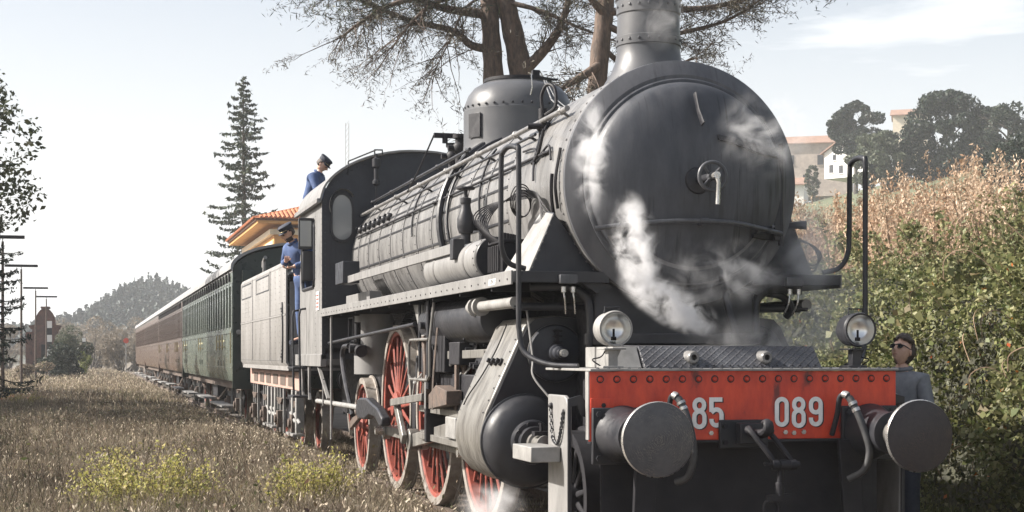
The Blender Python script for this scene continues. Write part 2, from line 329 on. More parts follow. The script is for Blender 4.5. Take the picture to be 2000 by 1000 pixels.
# --- smokebox
sb = MB(); sb.lathe([(.80, 1.95), (.872, 1.95), (.889, 1.962), (.889, 2.0), (.882, 2.01), (.882, 3.55)], (0, 0, YB), 'y', 96, cap=False)
smokebox = sb.build('smokebox', M['clad'], LOCO, smooth=50)
ring = MB().lathe([(.889, 1.955), (.886, 1.93), (.875, 1.922), (.775, 1.87), (.74, 1.87)], (0, 0, YB), 'y', 96, cap=False).build('front_ring', M['smoke'], smokebox, smooth=25)
riv = MB()
for k in range(72):
    t = 2*math.pi*k/72; riv.lathe([(.010, 0), (.008, .006), (0, .009)], (.885*math.cos(t), 2.06, YB+.885*math.sin(t)), (math.cos(t), 0, math.sin(t)), 6)
riv.build('rivets', M['clad'], smokebox, kind='stuff')
prof = [(.762, 1.885), (.765, 1.845), (.755, 1.835), (.735, 1.832), (.728, 1.815)]
for i in range(1, 15):
    a = i/14; prof.append((.728*math.cos(a*math.pi/2), 1.815 - .21*math.sin(a*math.pi/2)**1.2))
door = MB().lathe(prof, (0, 0, YB-.02), 'y', 96, cap=False).build('smokebox_door', M['door'], LOCO, smooth=24)
def dome_y(x, z):
    r = min(math.hypot(x, z-(YB-.02))/.728, 1); return 1.815 - .21*(math.sqrt(max(1-r*r, 0)))**1.2
# paler crescent plate at the bottom of the door
cr = MB(); pts = []
for i in range(41):
    t = R(212 + 124*i/40); k = min(1, 6*math.sin(math.pi*i/40))
    for r in (.722, (.722-.125*k)): x = r*math.cos(t); z = YB-.02+r*math.sin(t); pts.append((x, dome_y(x, z)-.006, z))
cr.add(pts, [(2*i, 2*i+1, 2*i+3, 2*i+2) for i in range(40)]).build('door_crescent_plate', M['crescent'], door)
# hinge straps and vertical hinge
def strap(x0, z0, x1, z1, h):
    s = MB(); pv = []
    for i in range(15):
        t = i/14; x = x0+(x1-x0)*t; z = z0+(z1-z0)*min(1, t*1.5)
        for dz in (-h/2, h/2):
            hh = dz*(.5+.5*t); y = dome_y(x, z+hh); pv += [(x, y-.022, z+hh), (x, y+.01, z+hh)]
    fs = []
    for i in range(14):
        a = 4*i; fs += [(a, a+4, a+6, a+2), (a, a+1, a+5, a+4), (a+2, a+6, a+7, a+3)]
    fs += [(0, 2, 3, 1), (56, 57, 59, 58)]
    return s.add(pv, fs).build('hinge_strap', M['black'], door, bev=.003)
strap(.16, 3.05, .71, 2.97, .075); strap(.45, 2.36, .70, 2.36, .06)
MB().cyl((.715, 1.80, 2.30), (.715, 1.80, 3.04), .02, n=12).build('hinge_pin', M['black'], door)
box('hinge_flat', M['black'], door, .655, .70, 1.775, 1.83, 2.34, 3.0, bev=.004)
# small lamp bracket near top of door
MB().tube([(.0, dome_y(0, 3.29)-.02, 3.36), (.01, dome_y(0, 3.22)-.03, 3.24), (.03, dome_y(0, 3.15)-.06, 3.13)], [.026, .026, .03], 8, flat=.3).build('lamp_bracket', M['black'], door)
# handwheel and dart handle
hx, hz, hy = 0.0, 2.735, 1.33
w = MB().tube([(hx+.098*math.cos(2*math.pi*i/32), hy, hz+.098*math.sin(2*math.pi*i/32)) for i in range(32)], .0135, 10, closed=True)
for k in range(4):
    t = R(45+90*k); w.cyl((hx, hy+.02, hz), (hx+.095*math.cos(t), hy, hz+.095*math.sin(t)), .010, n=8)
w.lathe([(.03, -.03), (.03, .04)], (hx, hy, hz), 'y', 16)
w.build('door_handwheel', M['wear'], door)
MB().lathe([(.028, 0), (.028, .30)], (hx, hy, hz), 'y', 14).build('dart_shaft', M['black'], door)
MB().lathe([(.10, 1.615), (.09, 1.59), (.04, 1.58)], (hx, 0, hz), 'y', 24).build('dart_boss', M['black'], door)
MB().lathe([(.024, -.09), (.024, -.03), (.018, .0)], (hx, hy, hz), 'y', 14).tube([(hx, hy-.075, hz+.01), (hx+.012, hy-.08, hz-.05), (hx+.006, hy-.08, hz-.20)], [.019, .014, .016], 10).build('dart_handle', M['bright'], door)
# curved handrail bar over the door
hb = MB().tube(bez([(-.71, 1.76, 2.395), (-.45, 1.64, 2.425), (-.1, 1.56, 2.445), (.25, 1.58, 2.44), (.5, 1.66, 2.41), (.70, 1.76, 2.385)], 6), .0175, 10)
for x in (-.55, .02, .6): hb.cyl((x, dome_y(x, 2.42)+.02, 2.42), (x, dome_y(x, 2.42)-.08, 2.43), .012, n=8)
hb.lathe([(.022, -.03), (.022, .03)], (.03, 1.555, 2.446), 'x', 10); hb.build('door_handrail', M['wear'], door)
# smokebox side handle + lever at right
MB().tube([(.86, 2.05, 2.47), (.95, 2.0, 2.47), (1.0, 1.98, 2.47)], [.02, .03, .035], 10).build('blower_handle', M['black'], smokebox)
# --- boiler barrel
bo = MB().lathe([(.874, 3.56), (.874, 11.76)], (0, 0, YB), 'y', 80, cap=False).build('boiler', M['clad'], LOCO, smooth=50)
for y in (3.57, 4.35, 5.12, 5.88, 6.65, 7.42, 8.2, 8.95, 9.7, 10.45, 11.2):
    MB().lathe([(.873, -.022), (.882, -.02), (.882, .02), (.873, .022)], (0, y, YB), 'y', 80, cap=False).build('boiler_band', M['clad'], bo, smooth=0)
for a in (158, 172, 190):
    x, z = .878*math.cos(R(a)), YB+.878*math.sin(R(a))
    MB().bar((x, 3.6, z), (x, 11.7, z), .006, .02, up=(0, 0, 1)).build('cladding_seam', M['black'], bo)
n_ = MB()
for y in (3.62, 4.4, 5.2, 5.95, 6.7, 7.5, 8.25, 9.0, 9.75, 10.5, 11.25):
    for a in range(150, 215, 6):
        t = R(a); n_.lathe([(.007, 0), (.005, .006)], (.876*math.cos(t), y, YB+.876*math.sin(t)), (math.cos(t), 0, math.sin(t)), 5)
n_.build('cladding_screws', M['dark'], bo, kind='stuff')
for k in range(7):
    y = 9.3+.34*k; t = R(157)
    MB().ball((.89*math.cos(t), y, YB+.89*math.sin(t)), .05, 10).cyl((.86*math.cos(t), y, YB+.86*math.sin(t)), (.96*math.cos(t), y, YB+.96*math.sin(t)), .018, n=6).build('washout_plug', M['black'], bo)
# handrails along boiler
def ring_pt(a, r, y): return (r*math.cos(R(a)), y, YB+r*math.sin(R(a)))
for a, y0, y1, r, rad, mt in ((143, 2.3, 11.7, .945, .021, 'clad'), (131, 6.0, 11.7, .965, .016, 'black'), (150, 3.0, 9.4, .93, .011, 'black'), (163, 2.4, 11.5, .90, .012, 'dark')):
    h = MB().cyl(ring_pt(a, r, y0), ring_pt(a, r, y1), rad, n=10)
    y = y0+.15
    while y < y1:
        h.cyl(ring_pt(a, .86, y), ring_pt(a, r, y), .012, n=6); h.ball(ring_pt(a, r, y), rad*1.6, 8); y += 1.35
    h.build('boiler_handrail', M[mt], bo)
for y, a0, a1, rad, r in ((6.35, 95, 195, .034, .915), (6.05, 110, 200, .014, .90), (7.9, 130, 180, .010, .89), (4.75, 140, 196, .010, .89), (3.05, 130, 175, .010, .90)):
    MB().tube([ring_pt(a0+(a1-a0)*i/16, r, y-.02*i) for i in range(17)], rad, 8).build('feed_pipe', M['black'], bo)
# --- chimney
ch = MB().lathe([(.42, 3.42), (.34, 3.58), (.29, 3.66), (.258, 3.74), (.242, 3.83), (.242, 3.86), (.25, 3.865), (.25, 3.93), (.243, 3.935), (.238, 4.10), (.246, 4.11), (.246, 4.21), (.256, 4.22), (.262, 4.40), (.25, 4.42), (.21, 4.42), (.20, 4.0)], (0, 2.66, 0), 'z', 64, cap=False).build('chimney', M['dome'], LOCO, smooth=30)
rv = MB()
for k in range(20):
    t = 2*math.pi*k/20
    for z, r in ((3.90, .25), (4.16, .246)): rv.lathe([(.012, 0), (.009, .008), (0, .011)], (r*math.cos(t), 2.66+r*math.sin(t), z), (math.cos(t), math.sin(t), 0), 6)
rv.build('rivets', M['smoke'], ch, kind='stuff')
# --- dome
dm = MB().lathe([(.66, 3.25), (.60, 3.42), (.555, 3.52), (.545, 3.60), (.545, 3.93), (.54, 3.935), (.535, 4.0), (.50, 4.09), (.44, 4.165), (.36, 4.21), (.33, 4.218), (.33, 4.235), (0, 4.245)], (0, 6.6, 0), 'z', 64).build('steam_dome', M['dome'], LOCO, smooth=30)
rv = MB()
for k in range(36):
    t = 2*math.pi*k/36; rv.lathe([(.014, 0), (.011, .008), (0, .012)], (.543*math.cos(t), 6.6+.543*math.sin(t), 3.965), (math.cos(t), math.sin(t), 0), 6)
rv.build('rivets', M['black'], dm, kind='stuff')
MB().lathe([(.34, 4.23), (.34, 4.26), (.30, 4.262), (.30, 4.25)], (0, 6.6, 0), 'z', 40).build('dome_lid_flange', M['dark'], dm)
t = R(205); c_, s_ = math.cos(t), math.sin(t)
pl = MB(); pc = Vector((.552*c_, 6.6+.552*s_, 3.76)); td = Vector((-s_, c_, 0))
pl.bar(pc - td*.09, pc + td*.09, .012, .24).build('builders_plate', M['black'], dm, bev=.003)
MB().box(.09, .16, 6.36, 6.43, 4.25, 4.33).box(.2, .36, 6.4, 6.44, 4.245, 4.262).build('lid_lug', M['dark'], dm)
MB().tube([(-.02, 6.1, 3.98), (.0, 6.06, 4.1), (.0, 6.09, 4.24)], .006, 6).tube([(.16, 6.2, 4.2), (-.05, 5.2, 3.85), (-.2, 4.3, 3.62)], .007, 6).tube([(.18, 6.2, 4.2), (-.01, 5.2, 3.86), (-.16, 4.3, 3.63)], .005, 6).build('regulator_wires', M['bright'], dm)
# --- safety valves and fittings beside dome
for y, x in ((7.75, -.42), (7.35, -.34), (7.05, -.5)):
    sv = MB(); sv.cyl((x, y, 3.45), (x, y, 3.72), .045, n=12).cyl((x, y, 3.72), (x, y, 3.76), .07, n=12).ball((x, y, 3.62), .075, 10).cyl((x-.12, y, 3.62), (x+.1, y, 3.62), .03, n=8); sv.build('safety_valve', M['dark'], LOCO)
sv = MB(); sv.cyl((-.5, 7.75, 3.76), (-.5, 7.75, 3.86), .03, n=8).bar((-.62, 7.75, 3.84), (-.38, 7.75, 3.84), .05, .05).tube(bez([(-.62, 7.75, 3.84), (-.72, 8.1, 3.5), (-.78, 8.4, 3.3)], 5), .01, 6)
sv.build('valve_lever', M['dark'], LOCO)
# --- vertical valve near smokebox with loop pipe
v_ = MB().cyl((-.74, 3.02, 3.12), (-.74, 3.02, 3.42), .035, n=12).ball((-.74, 3.02, 3.28), .055, 10).cyl((-.86, 3.02, 3.28), (-.60, 2.95, 3.28), .024, n=10)
v_.tube(bez([(-.74, 3.02, 3.40), (-.75, 3.02, 3.52), (-.72, 2.97, 3.60), (-.68, 2.9, 3.56), (-.68, 2.88, 3.42), (-.74, 2.95, 3.36)], 6), .014, 8)
v_.tube(bez([(-.74, 3.02, 3.14), (-.80, 3.0, 3.02), (-.86, 2.9, 2.98), (-.87, 2.7, 3.02), (-.85, 2.6, 3.2)], 6), .013, 8)
v_.build('snifting_valve', M['dark'], LOCO)
# --- clack valve with hand wheel on left
cv = MB().cyl((-1.03, 4.44, 2.2), (-1.03, 4.44, 2.82), .042, n=14).lathe([(.085, 2.40), (.085, 2.425), (.05, 2.43), (.05, 2.445), (.085, 2.45), (.085, 2.475)], (-1.03, 4.44, 0), 'z', 16)
cv.lathe([(.06, 2.55), (.075, 2.6), (.075, 2.68), (.05, 2.74), (.04, 2.80), (.048, 2.81), (.048, 2.85), (.02, 2.86), (.015, 2.93)], (-1.03, 4.44, 0), 'z', 16)
cv.cyl((-1.03, 4.44, 2.62), (-.85, 4.44, 2.62), .045, n=12).lathe([(.095, 0), (.095, .03)], (-.9, 4.44, 2.62), 'x', 16)
clack = cv.build('clack_valve', M['black'], LOCO)
MB().lathe([(.02, 2.92), (.075, 2.925), (.08, 2.93), (.08, 2.945), (.02, 2.95)], (-1.03, 4.44, 0), 'z', 20).build('handwheel', M['dark'], clack)
MB().cyl((-1.0, 3.95, 2.36), (-1.0, 3.95, 2.5), .03, n=10).build('drain_cock', M['dark'], LOCO)
# --- running board with edge valance
for s in (-1, 1):
    rb = box('running_board', M['black'], LOCO, *(sorted((s*.80, s*1.255))), 1.97, 11.76, 2.075, 2.095)
    box('board_edge', M['cabside'] , rb, *(sorted((s*1.257, s*1.272))), 1.95, 11.76, 2.005, 2.105, bev=.003)
    box('front_beam', M['black'], rb, *(sorted((s*.55, s*1.255))), 1.93, 1.965, 2.02, 2.10, bev=.004)
    for k in range(9): box('board_bracket', M['dark'], rb, *(sorted((s*.66, s*1.25))), 2.6+k*1.08, 2.63+k*1.08, 1.98, 2.07)
rv = MB()
for k in range(44): rv.lathe([(.009, 0), (.007, .005)], (-1.272, 2.05+k*.225, 2.045), (-1, 0, 0), 6)
rv.build('edge_bolts', M['dark'], LOCO, kind='stuff')
tx = bpy.data.curves.new('numtext', 'FONT'); tx.body = '685.089'; tx.size = .07; tx.extrude = .0006
to = bpy.data.objects.new('tmp', tx); COL.objects.link(to); bpy.context.view_layer.update()
tm_ = bpy.data.meshes.new_from_object(to); bpy.data.objects.remove(to); tm_.materials.append(M['white']); tm_.name = 'edge_number'
lk = link('edge_number', tm_, (-1.2735, 2.62, 2.02), LOCO, rot=(R(90), 0, R(-90)))
# grab rails: tall loops at each front corner
for s in (-1, 1):
    p = []
    p += bez([(s*.98, 1.28, 1.43), (s*1.15, 1.45, 1.445), (s*1.27, 1.60, 1.53), (s*1.30, 1.63, 1.70)], 6)
    p += bez([(s*1.30, 1.63, 2.2), (s*1.30, 1.63, 2.86), (s*1.305, 1.66, 2.93), (s*1.325, 1.80, 2.955), (s*1.335, 1.93, 2.93), (s*1.34, 1.96, 2.86), (s*1.34, 1.97, 2.4), (s*1.33, 1.98, 2.25), (s*1.27, 2.0, 2.155), (s*1.15, 2.02, 2.12)], 6)
    MB().tube(p, .0195, 10).build('corner_grab_rail', M['black'], LOCO)
# --- reservoirs
tk = MB().lathe([(0, 3.36), (.10, 3.37), (.16, 3.39), (.172, 3.40), (.172, 5.42), (.13, 5.46), (0, 5.48)], (-1.03, 0, 2.275), 'y', 32).build('air_reservoir', M['cabside'], LOCO, smooth=45)
MB().lathe([(.170, 3.352), (.165, 3.345), (0, 3.33)], (-1.03, 0, 2.275), 'y', 32).build('reservoir_end', M['black'], tk)
rv = MB()
for k in range(20):
    t = 2*math.pi*k/20
    rv.lathe([(.008, 0), (.006, .005)], (-1.03+.172*math.cos(t), 3.43, 2.275+.172*math.sin(t)), (math.cos(t), 0, math.sin(t)), 5)
rv.build('rivets', M['dark'], tk, kind='stuff')
for y in (3.8, 5.0): MB().lathe([(.173, -.025), (.178, -.02), (.178, .02), (.173, .025)], (-1.03, y, 2.275), 'y', 32, cap=False).build('reservoir_strap', M['clad'], tk)
MB().lathe([(0, 3.42), (.18, 3.44), (.2, 3.48), (.2, 5.9), (.18, 5.96), (0, 6.0)], (-.96, 0, 1.80), 'y', 32).build('main_air_reservoir', M['black'], LOCO, smooth=45)
# --- lubricator and its copper pipes
lb = MB().box(-1.12, -.92, 2.78, 3.16, 2.10, 2.36).box(-1.14, -.90, 2.76, 3.18, 2.36, 2.385)
for k in range(6):
    lb.cyl((-1.12+.035*k, 2.82+.05*k, 2.385), (-1.12+.035*k, 2.82+.05*k, 2.44), .014, n=8); lb.cyl((-1.15, 2.80+.06*k, 2.14), (-1.15, 2.80+.06*k, 2.34), .011, n=8)
lub = lb.build('lubricator', M['dark'], LOCO, bev=.003)
for k in range(8):
    a = .03*k
    MB().tube(bez([(-1.13, 2.80+.045*k, 2.36), (-1.20-a*.3, 2.95+a, 2.46+a*.5), (-1.12, 3.05+a*.7, 2.62+a*.3), (-1.0, 2.8, 2.74-a*.25), (-.95+.2*a, 2.5, 2.72-a*.3), (-.93, 2.35, 2.62-a), (-.86, 2.2+a*.4, 2.45-a*.9), (-.80, 2.1, 2.2)], 7), .0055, 5).build('oil_pipe', M['dark'], lub)
for k in range(5):
    MB().tube([(-1.0+.10*math.cos(t)*(1+.08*k), 2.62+.2*math.cos(t+.3)+.02*k, 2.62+.012*k+(.07+.012*k)*math.sin(t)) for t in [2*math.pi*i/24 for i in range(24)]], .005, 5, closed=True).build('pipe_coil', M['dark'], lub)
for k in range(3):
    MB().tube(bez([(.95, 2.1, 2.12), (.93, 2.15, 2.25), (1.0, 2.2, 2.36), (1.10+.02*k, 2.2, 2.36-.01*k), (1.17+.015*k, 2.15, 2.26), (1.12, 2.1, 2.14+.02*k), (1.0, 2.1, 2.15+.03*k)], 7), .006, 5).build('oil_pipe', M['dark'], lub)
# --- side bar and box by the cab on the left
MB().bar((-1.2, 4.07, 2.40), (-1.2, 10.2, 2.40), .025, .085).build('guard_bar', M['cabside'], LOCO, bev=.004)
MB().box(-1.24, -1.14, 4.0, 4.12, 2.30, 2.47).build('guard_bar_bracket', M['black'], LOCO, bev=.006)
box('toolbox', M['cab'], LOCO, -1.27, -1.07, 9.9, 10.5, 2.36, 2.62, bev=.006)
box('toolbox_shelf', M['cabside'], LOCO, -1.0, -.86, 9.6, 11.4, 2.105, 2.26, bev=.004)
# --- triangular plates beside the smokebox
for s in (-1, 1):
    f = [(s*1.10, 2.10), (s*.92, 2.53), (s*.60, 2.10)]
    g = MB()
    b0 = [(x, 2.08, z) for x, z in f]; b1 = [(s*1.16, 2.62, 2.10), (s*.90, 2.50, 2.58), (s*.60, 2.6, 2.10)]
    g.add(b0+b1, [(0, 1, 2), (3, 5, 4), (0, 3, 4, 1), (1, 4, 5, 2), (2, 5, 3, 0)])
    tp = g.build('steam_pipe_cover', M['cab'], LOCO, bev=.004)
    q = MB()
    for i in range(7):
        t = (i+.5)/7; x = f[0][0]+(f[1][0]-f[0][0])*t; z = f[0][1]+(f[1][1]-f[0][1])*t; q.lathe([(.009, 0), (.007, .006)], (x-s*.012, 2.08, z), (0, -1, 0), 6)
    q.build('rivets', M['black'], tp, kind='stuff')
    if s < 0:
        MB().add([(-1.104, 2.085, 2.11), (-.926, 2.085, 2.52), (-.906, 2.47, 2.57), (-1.164, 2.61, 2.11)], [(0, 1, 2, 3)]).build('cover_sunlit_side', M['greyp'], tp, lab='side of the pipe cover, coloured pale for sunlight')  # pale sheet puts the sun on the left slope into colour
# smokebox foot flange lines
MB().tube([ring_pt(a, .893, 2.25+.002*(a-180)) for a in range(175, 236, 4)], .012, 6).build('clad_edge_pipe', M['dark'], smokebox)
MB().tube(bez([ring_pt(168, .90, 2.3), ring_pt(160, .91, 2.45), ring_pt(163, .90, 2.7), ring_pt(158, .91, 2.9), ring_pt(156, .9, 3.3)], 6), .009, 6).tube(bez([ring_pt(164, .9, 2.1), ring_pt(180, .91, 2.08), ring_pt(192, .90, 2.12)], 5), .012, 6).build('sander_pipe', M['dark'], smokebox)
# --- saddle, frames and inner block under smokebox
box('smokebox_saddle', M['black'], LOCO, -.62, .62, 2.05, 3.45, 1.30, 2.02, bev=.03)
for s in (-1, 1): MB().prism([(s*.62, 1.95), (s*.80, 2.06), (s*.80, 2.09), (s*.5, 2.0)], 'y', 2.0, 3.4).build('saddle_flange', M['black'], LOCO)
box('saddle_ledge', M['black'], LOCO, -.64, .60, 1.75, 2.05, 1.58, 1.66, bev=.01)
for s in (-1, 1):
    MB().prism([(1.1, .55), (1.1, 1.35), (2.0, 1.5), (2.3, 1.9), (11.9, 1.9), (14.2, 1.4), (14.2, .7), (3.0, .45)], 'x', s*.60, s*.63).build('main_frame', M['dark'], LOCO)
MB().tube(bez([(.33, 1.95, 2.0), (.36, 1.9, 1.8), (.40, 1.85, 1.6)], 4), .03, 8).build('exhaust_drain', M['black'], LOCO)
# ashpan and drum behind wheels
box('ashpan', M['dark'], LOCO, -.58, .58, 8.2, 11.7, .75, 1.88, bev=.02)
MB().cyl((-.80, 10.3, 1.28), (-.80, 10.3, 2.0), .27, n=28).build('brake_cylinder', M['cabside'], LOCO, smooth=45)
MB().lathe([(.075, 0), (.09, .02), (.04, .03), (.03, .02)], (-1.04, 10.10, 1.62), (-.8, -.6, 0), 16).build('cylinder_gauge', M['dark'], LOCO)
# --- cylinder casings
prof_c = [(-.62, 1.10), (-.66, .62), (-.80, .56), (-.95, .53), (-1.10, .545), (-1.23, .61), (-1.325, .72), (-1.36, .86), (-1.355, .97), (-1.325, 1.08), (-1.03, 1.72), (-.97, 1.78), (-.80, 1.80), (-.62, 1.78)]
for s in (-1, 1):
    pr = [(-s*x, z) for x, z in prof_c]
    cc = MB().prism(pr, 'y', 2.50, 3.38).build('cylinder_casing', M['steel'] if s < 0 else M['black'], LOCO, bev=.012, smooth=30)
    pi_ = [(x*.985-s*.006, z*.99+.011) for x, z in pr]
    MB().prism(pi_, 'y', 2.482, 2.50).build('casing_front', M['black'], cc)
    MB().lathe([(.215, 2.48), (.215, 2.45), (.20, 2.435), (.07, 2.425), (.065, 2.38), (.05, 2.37), (.05, 2.31), (.035, 2.30), (.035, 2.26), (0, 2.255)], (s*.80, 0, 1.52), 'y', 40).build('valve_chest_cover', M['cab'], cc, smooth=30)
    MB().lathe([(.214, 2.452), (.2165, 2.449), (.216, 2.46)], (s*.80, 0, 1.52), 'y', 40, cap=False).build('cover_rim_highlight', M['steel'], cc)  # thin pale ring painted in as the highlight on the cover rim
    MB().cyl((s*.80, 2.30, 1.52), (s*.80, 2.21, 1.52), .028, n=12).lathe([(.034, 0), (.034, .07)], (s*.80, 2.30, 1.52), 'y', 6).build('valve_spindle_guide', M['bright'], cc)
    fm = MB().box(s*.80-.012, s*.80+.012, 2.40, 2.43, 1.57, 1.70)
    for z in (1.60, 1.645, 1.685): fm.cyl((s*.80-.035, 2.40, z), (s*.80+.035, 2.40, z), .009, n=6)
    fm.build('oil_feed', M['dark'], cc)
    cy = MB().lathe([(.352, 2.48), (.352, 2.455), (.338, 2.45), (.332, 2.41), (.295, 2.355), (.23, 2.32), (.165, 2.305), (.16, 2.27), (.15, 2.26), (.12, 2.255), (.115, 2.20), (0, 2.195)], (s*1.02, 0, .87), 'y', 48).build('cylinder_cover', M['black'], cc, smooth=30)
    q = MB()
    for k in range(10): t = 2*math.pi*k/10; q.lathe([(.013, 0), (.013, .018)], (s*1.02+.138*math.cos(t), 2.262, .87+.138*math.sin(t)), (0, -1, 0), 6)
    q.build('cover_studs', M['dark'], cy, kind='stuff')
    MB().lathe([(.075, 2.20), (.075, 2.14), (.055, 2.135), (.055, 1.98), (.065, 1.97), (.065, 1.94), (.03, 1.93)], (s*1.02, 0, .87), 'y', 24).build('piston_tail_guide', M['steel'], cy, smooth=30)
    MB().box(s*1.02-.06, s*1.02+.06, 2.02, 2.10, .93, .96).cyl((s*1.02, 2.06, .96), (s*1.02, 2.06, 1.02), .012, n=8).build('guide_oiler', M['dark'], cy)
    for k in range(3):
        x = -1.17-.0; MB().lathe([(.03, 0), (.03, .02), (.018, .022), (.018, .05)], (s*1.155, 2.68+.14*k, 1.45), (s*.9, 0, .43), 12).build('indicator_plug', M['dark'], cc)
MB().tube(bez([(-1.06, 2.9, 1.74), (-1.13, 2.95, 1.55), (-1.22, 3.05, 1.35), (-1.30, 3.15, 1.2), (-1.33, 3.2, 1.12)], 5), .006, 5).build('lubricating_wire', M['dark'], LOCO)
MB().tube(bez([(-1.05, 2.38, 1.90), (-1.02, 2.3, 1.5), (-1.04, 2.2, 1.35), (-.92, 2.1, 1.16), (-.90, 2.08, 1.02), (-.96, 2.06, .96)], 6), .008, 6).build('lubricating_wire', M['greyp'], LOCO)
q = MB()
for z, x in [(1.08+i*.09, -1.325+i*.041) for i in range(7)]: q.lathe([(.008, 0), (.006, .006)], (x-.006, 2.54, z), (-.9, 0, .43), 6)
for z, x in [(1.08+i*.09, -1.325+i*.041) for i in range(7)]: q.lathe([(.008, 0), (.006, .006)], (x-.006, 3.34, z), (-.9, 0, .43), 6)
q.build('casing_rivets', M['dark'], LOCO, kind='stuff')
# --- transverse shafts under the running board and pipework
for s in (-1, 1):
    MB().cyl((s*1.16, 2.32, 1.86), (s*.62, 2.32, 1.86), .022, n=12).cyl((s*1.10, 2.32, 1.86), (s*.70, 2.32, 1.86), .03, n=12).build('steam_heating_rod', M['black'], LOCO)
    MB().cyl((s*1.15, 2.3, 1.89), (s*1.15, 3.75, 1.89), .042, n=16).lathe([(.075, 3.35), (.075, 3.40)], (s*1.15, 0, 1.89), 'y', 16).lathe([(.075, 3.52), (.075, 3.57)], (s*1.15, 0, 1.89), 'y', 16).build('tail_pipe', M['greyp'], LOCO)
    MB().tube(bez([(s*1.05, 2.25, 2.0), (s*.80, 2.15, 2.0), (s*.67, 2.12, 1.93), (s*.64, 2.1, 1.8), (s*.64, 2.08, 1.42)], 8), .034, 12).lathe([(.05, 1.58), (.05, 1.66)], (s*.64, 2.09, 0), 'z', 14).build('exhaust_pipe', M['black'], LOCO)
    j = box('junction_box', M['wear'], LOCO, *(sorted((s*.80, s*.93))), 1.88, 1.93, 2.01, 2.075, bev=.005)
    for x in (.83, .90):
        MB().cyl((s*x, 1.90, 1.95), (s*x, 1.90, 1.99), .018, n=10).tube(bez([(s*x, 1.90, 1.95), (s*(x-.01), 1.9, 1.88), (s*(x-.03), 1.95, 1.80)], 4), .007, 6).build('cable', M['bright'], j)
MB().tube(bez([(.80, 2.3, 1.98), (.95, 2.3, 1.95), (1.02, 2.3, 1.86), (1.0, 2.35, 1.8)], 5), .03, 10).build('exhaust_elbow', M['black'], LOCO)
# --- front platform, beam
box('front_platform', M['greyp'], LOCO, -1.075, 1.075, .70, 1.75, 1.402, 1.418, bev=.003)
beam = box('buffer_beam', M['red'], LOCO, -1.07, 1.07, .73, .77, .955, 1.40, bev=.004)
box('beam_sunlit_edge', M['greyp'], LOCO, -1.078, -1.0705, .732, .80, .965, 1.40)  # pale strip paints in the sunlight on the left end of the beam
box('beam_bottom_angle', M['black'], LOCO, -1.07, 1.07, .715, .80, .938, .953, bev=.002)
rvm = MB().lathe([(.0175, 0), (.017, .007), (.012, .014), (0, .017)], (0, 0, 0), (0, -1, 0), 14).mesh('rivet', M['red'])
rwm = MB().lathe([(.0255, 0), (.0245, .003)], (0, 0, 0), (0, -1, 0), 16).mesh('washer', M['black'])
for i in range(19):
    x = -1.0+i*2.0/18; r_ = link('rivet', rvm, (x, .7295, 1.35), beam); link('rivet_ring', rwm, (x, .7298, 1.35), beam)
rv = MB()
for i in range(30): rv.lathe([(.012, 0), (.008, .007), (0, .009)], (-1.02+i*.07, .72, 1.418), (0, 0, 1), 6)
rv.build('rivets', M['black'], LOCO, kind='stuff')
for x, z in ((-.98, 1.185), (-.25, 1.0), (.27, 1.0), (.33, .995), (.40, 1.0)):
    MB().lathe([(.016, 0), (.016, .012)], (x, .729, z), (0, -1, 0), 6).build('bolt', M['bright'] if x > -.9 else M['dark'], beam)
box('beam_corner_plate', M['red'], beam, -1.065, -.91, .722, .729, 1.14, 1.23, bev=.002)
# numbers 85 and 089 in thick painted ribbons
def ribbon(path, w, closed):
    P = [Vector((p[0], p[1])) for p in path]; n = len(P); vs = []
    for i in range(n):
        a = P[(i-1) % n] if closed or i else P[i]; b = P[(i+1) % n] if closed or i < n-1 else P[i]
        t = (b-a).normalized(); nn = Vector((-t.y, t.x)); 
        k = 1.0
        if (closed or 0 < i < n-1):
            t1 = (P[i]-a).normalized(); n1 = Vector((-t1.y, t1.x)); k = 1/max(nn.dot(n1), .6)
        vs += [P[i]+nn*w/2*k, P[i]-nn*w/2*k]
    return vs, [(2*i, 2*i+1, (2*i+3) % (2*n), (2*i+2) % (2*n)) for i in range(n if closed else n-1)]
def arc2(cx, cy, rx, ry, a0, a1, n=10): return [(cx+rx*math.cos(R(a0+(a1-a0)*i/n)), cy+ry*math.sin(R(a0+(a1-a0)*i/n))) for i in range(n+1)]
def stad(cx, cy, rx, ry):      # rounded slot: width 2rx, height 2ry
    return arc2(cx, cy+ry-rx, rx, rx, 0, 180)+arc2(cx, cy-ry+rx, rx, rx, 180, 360)
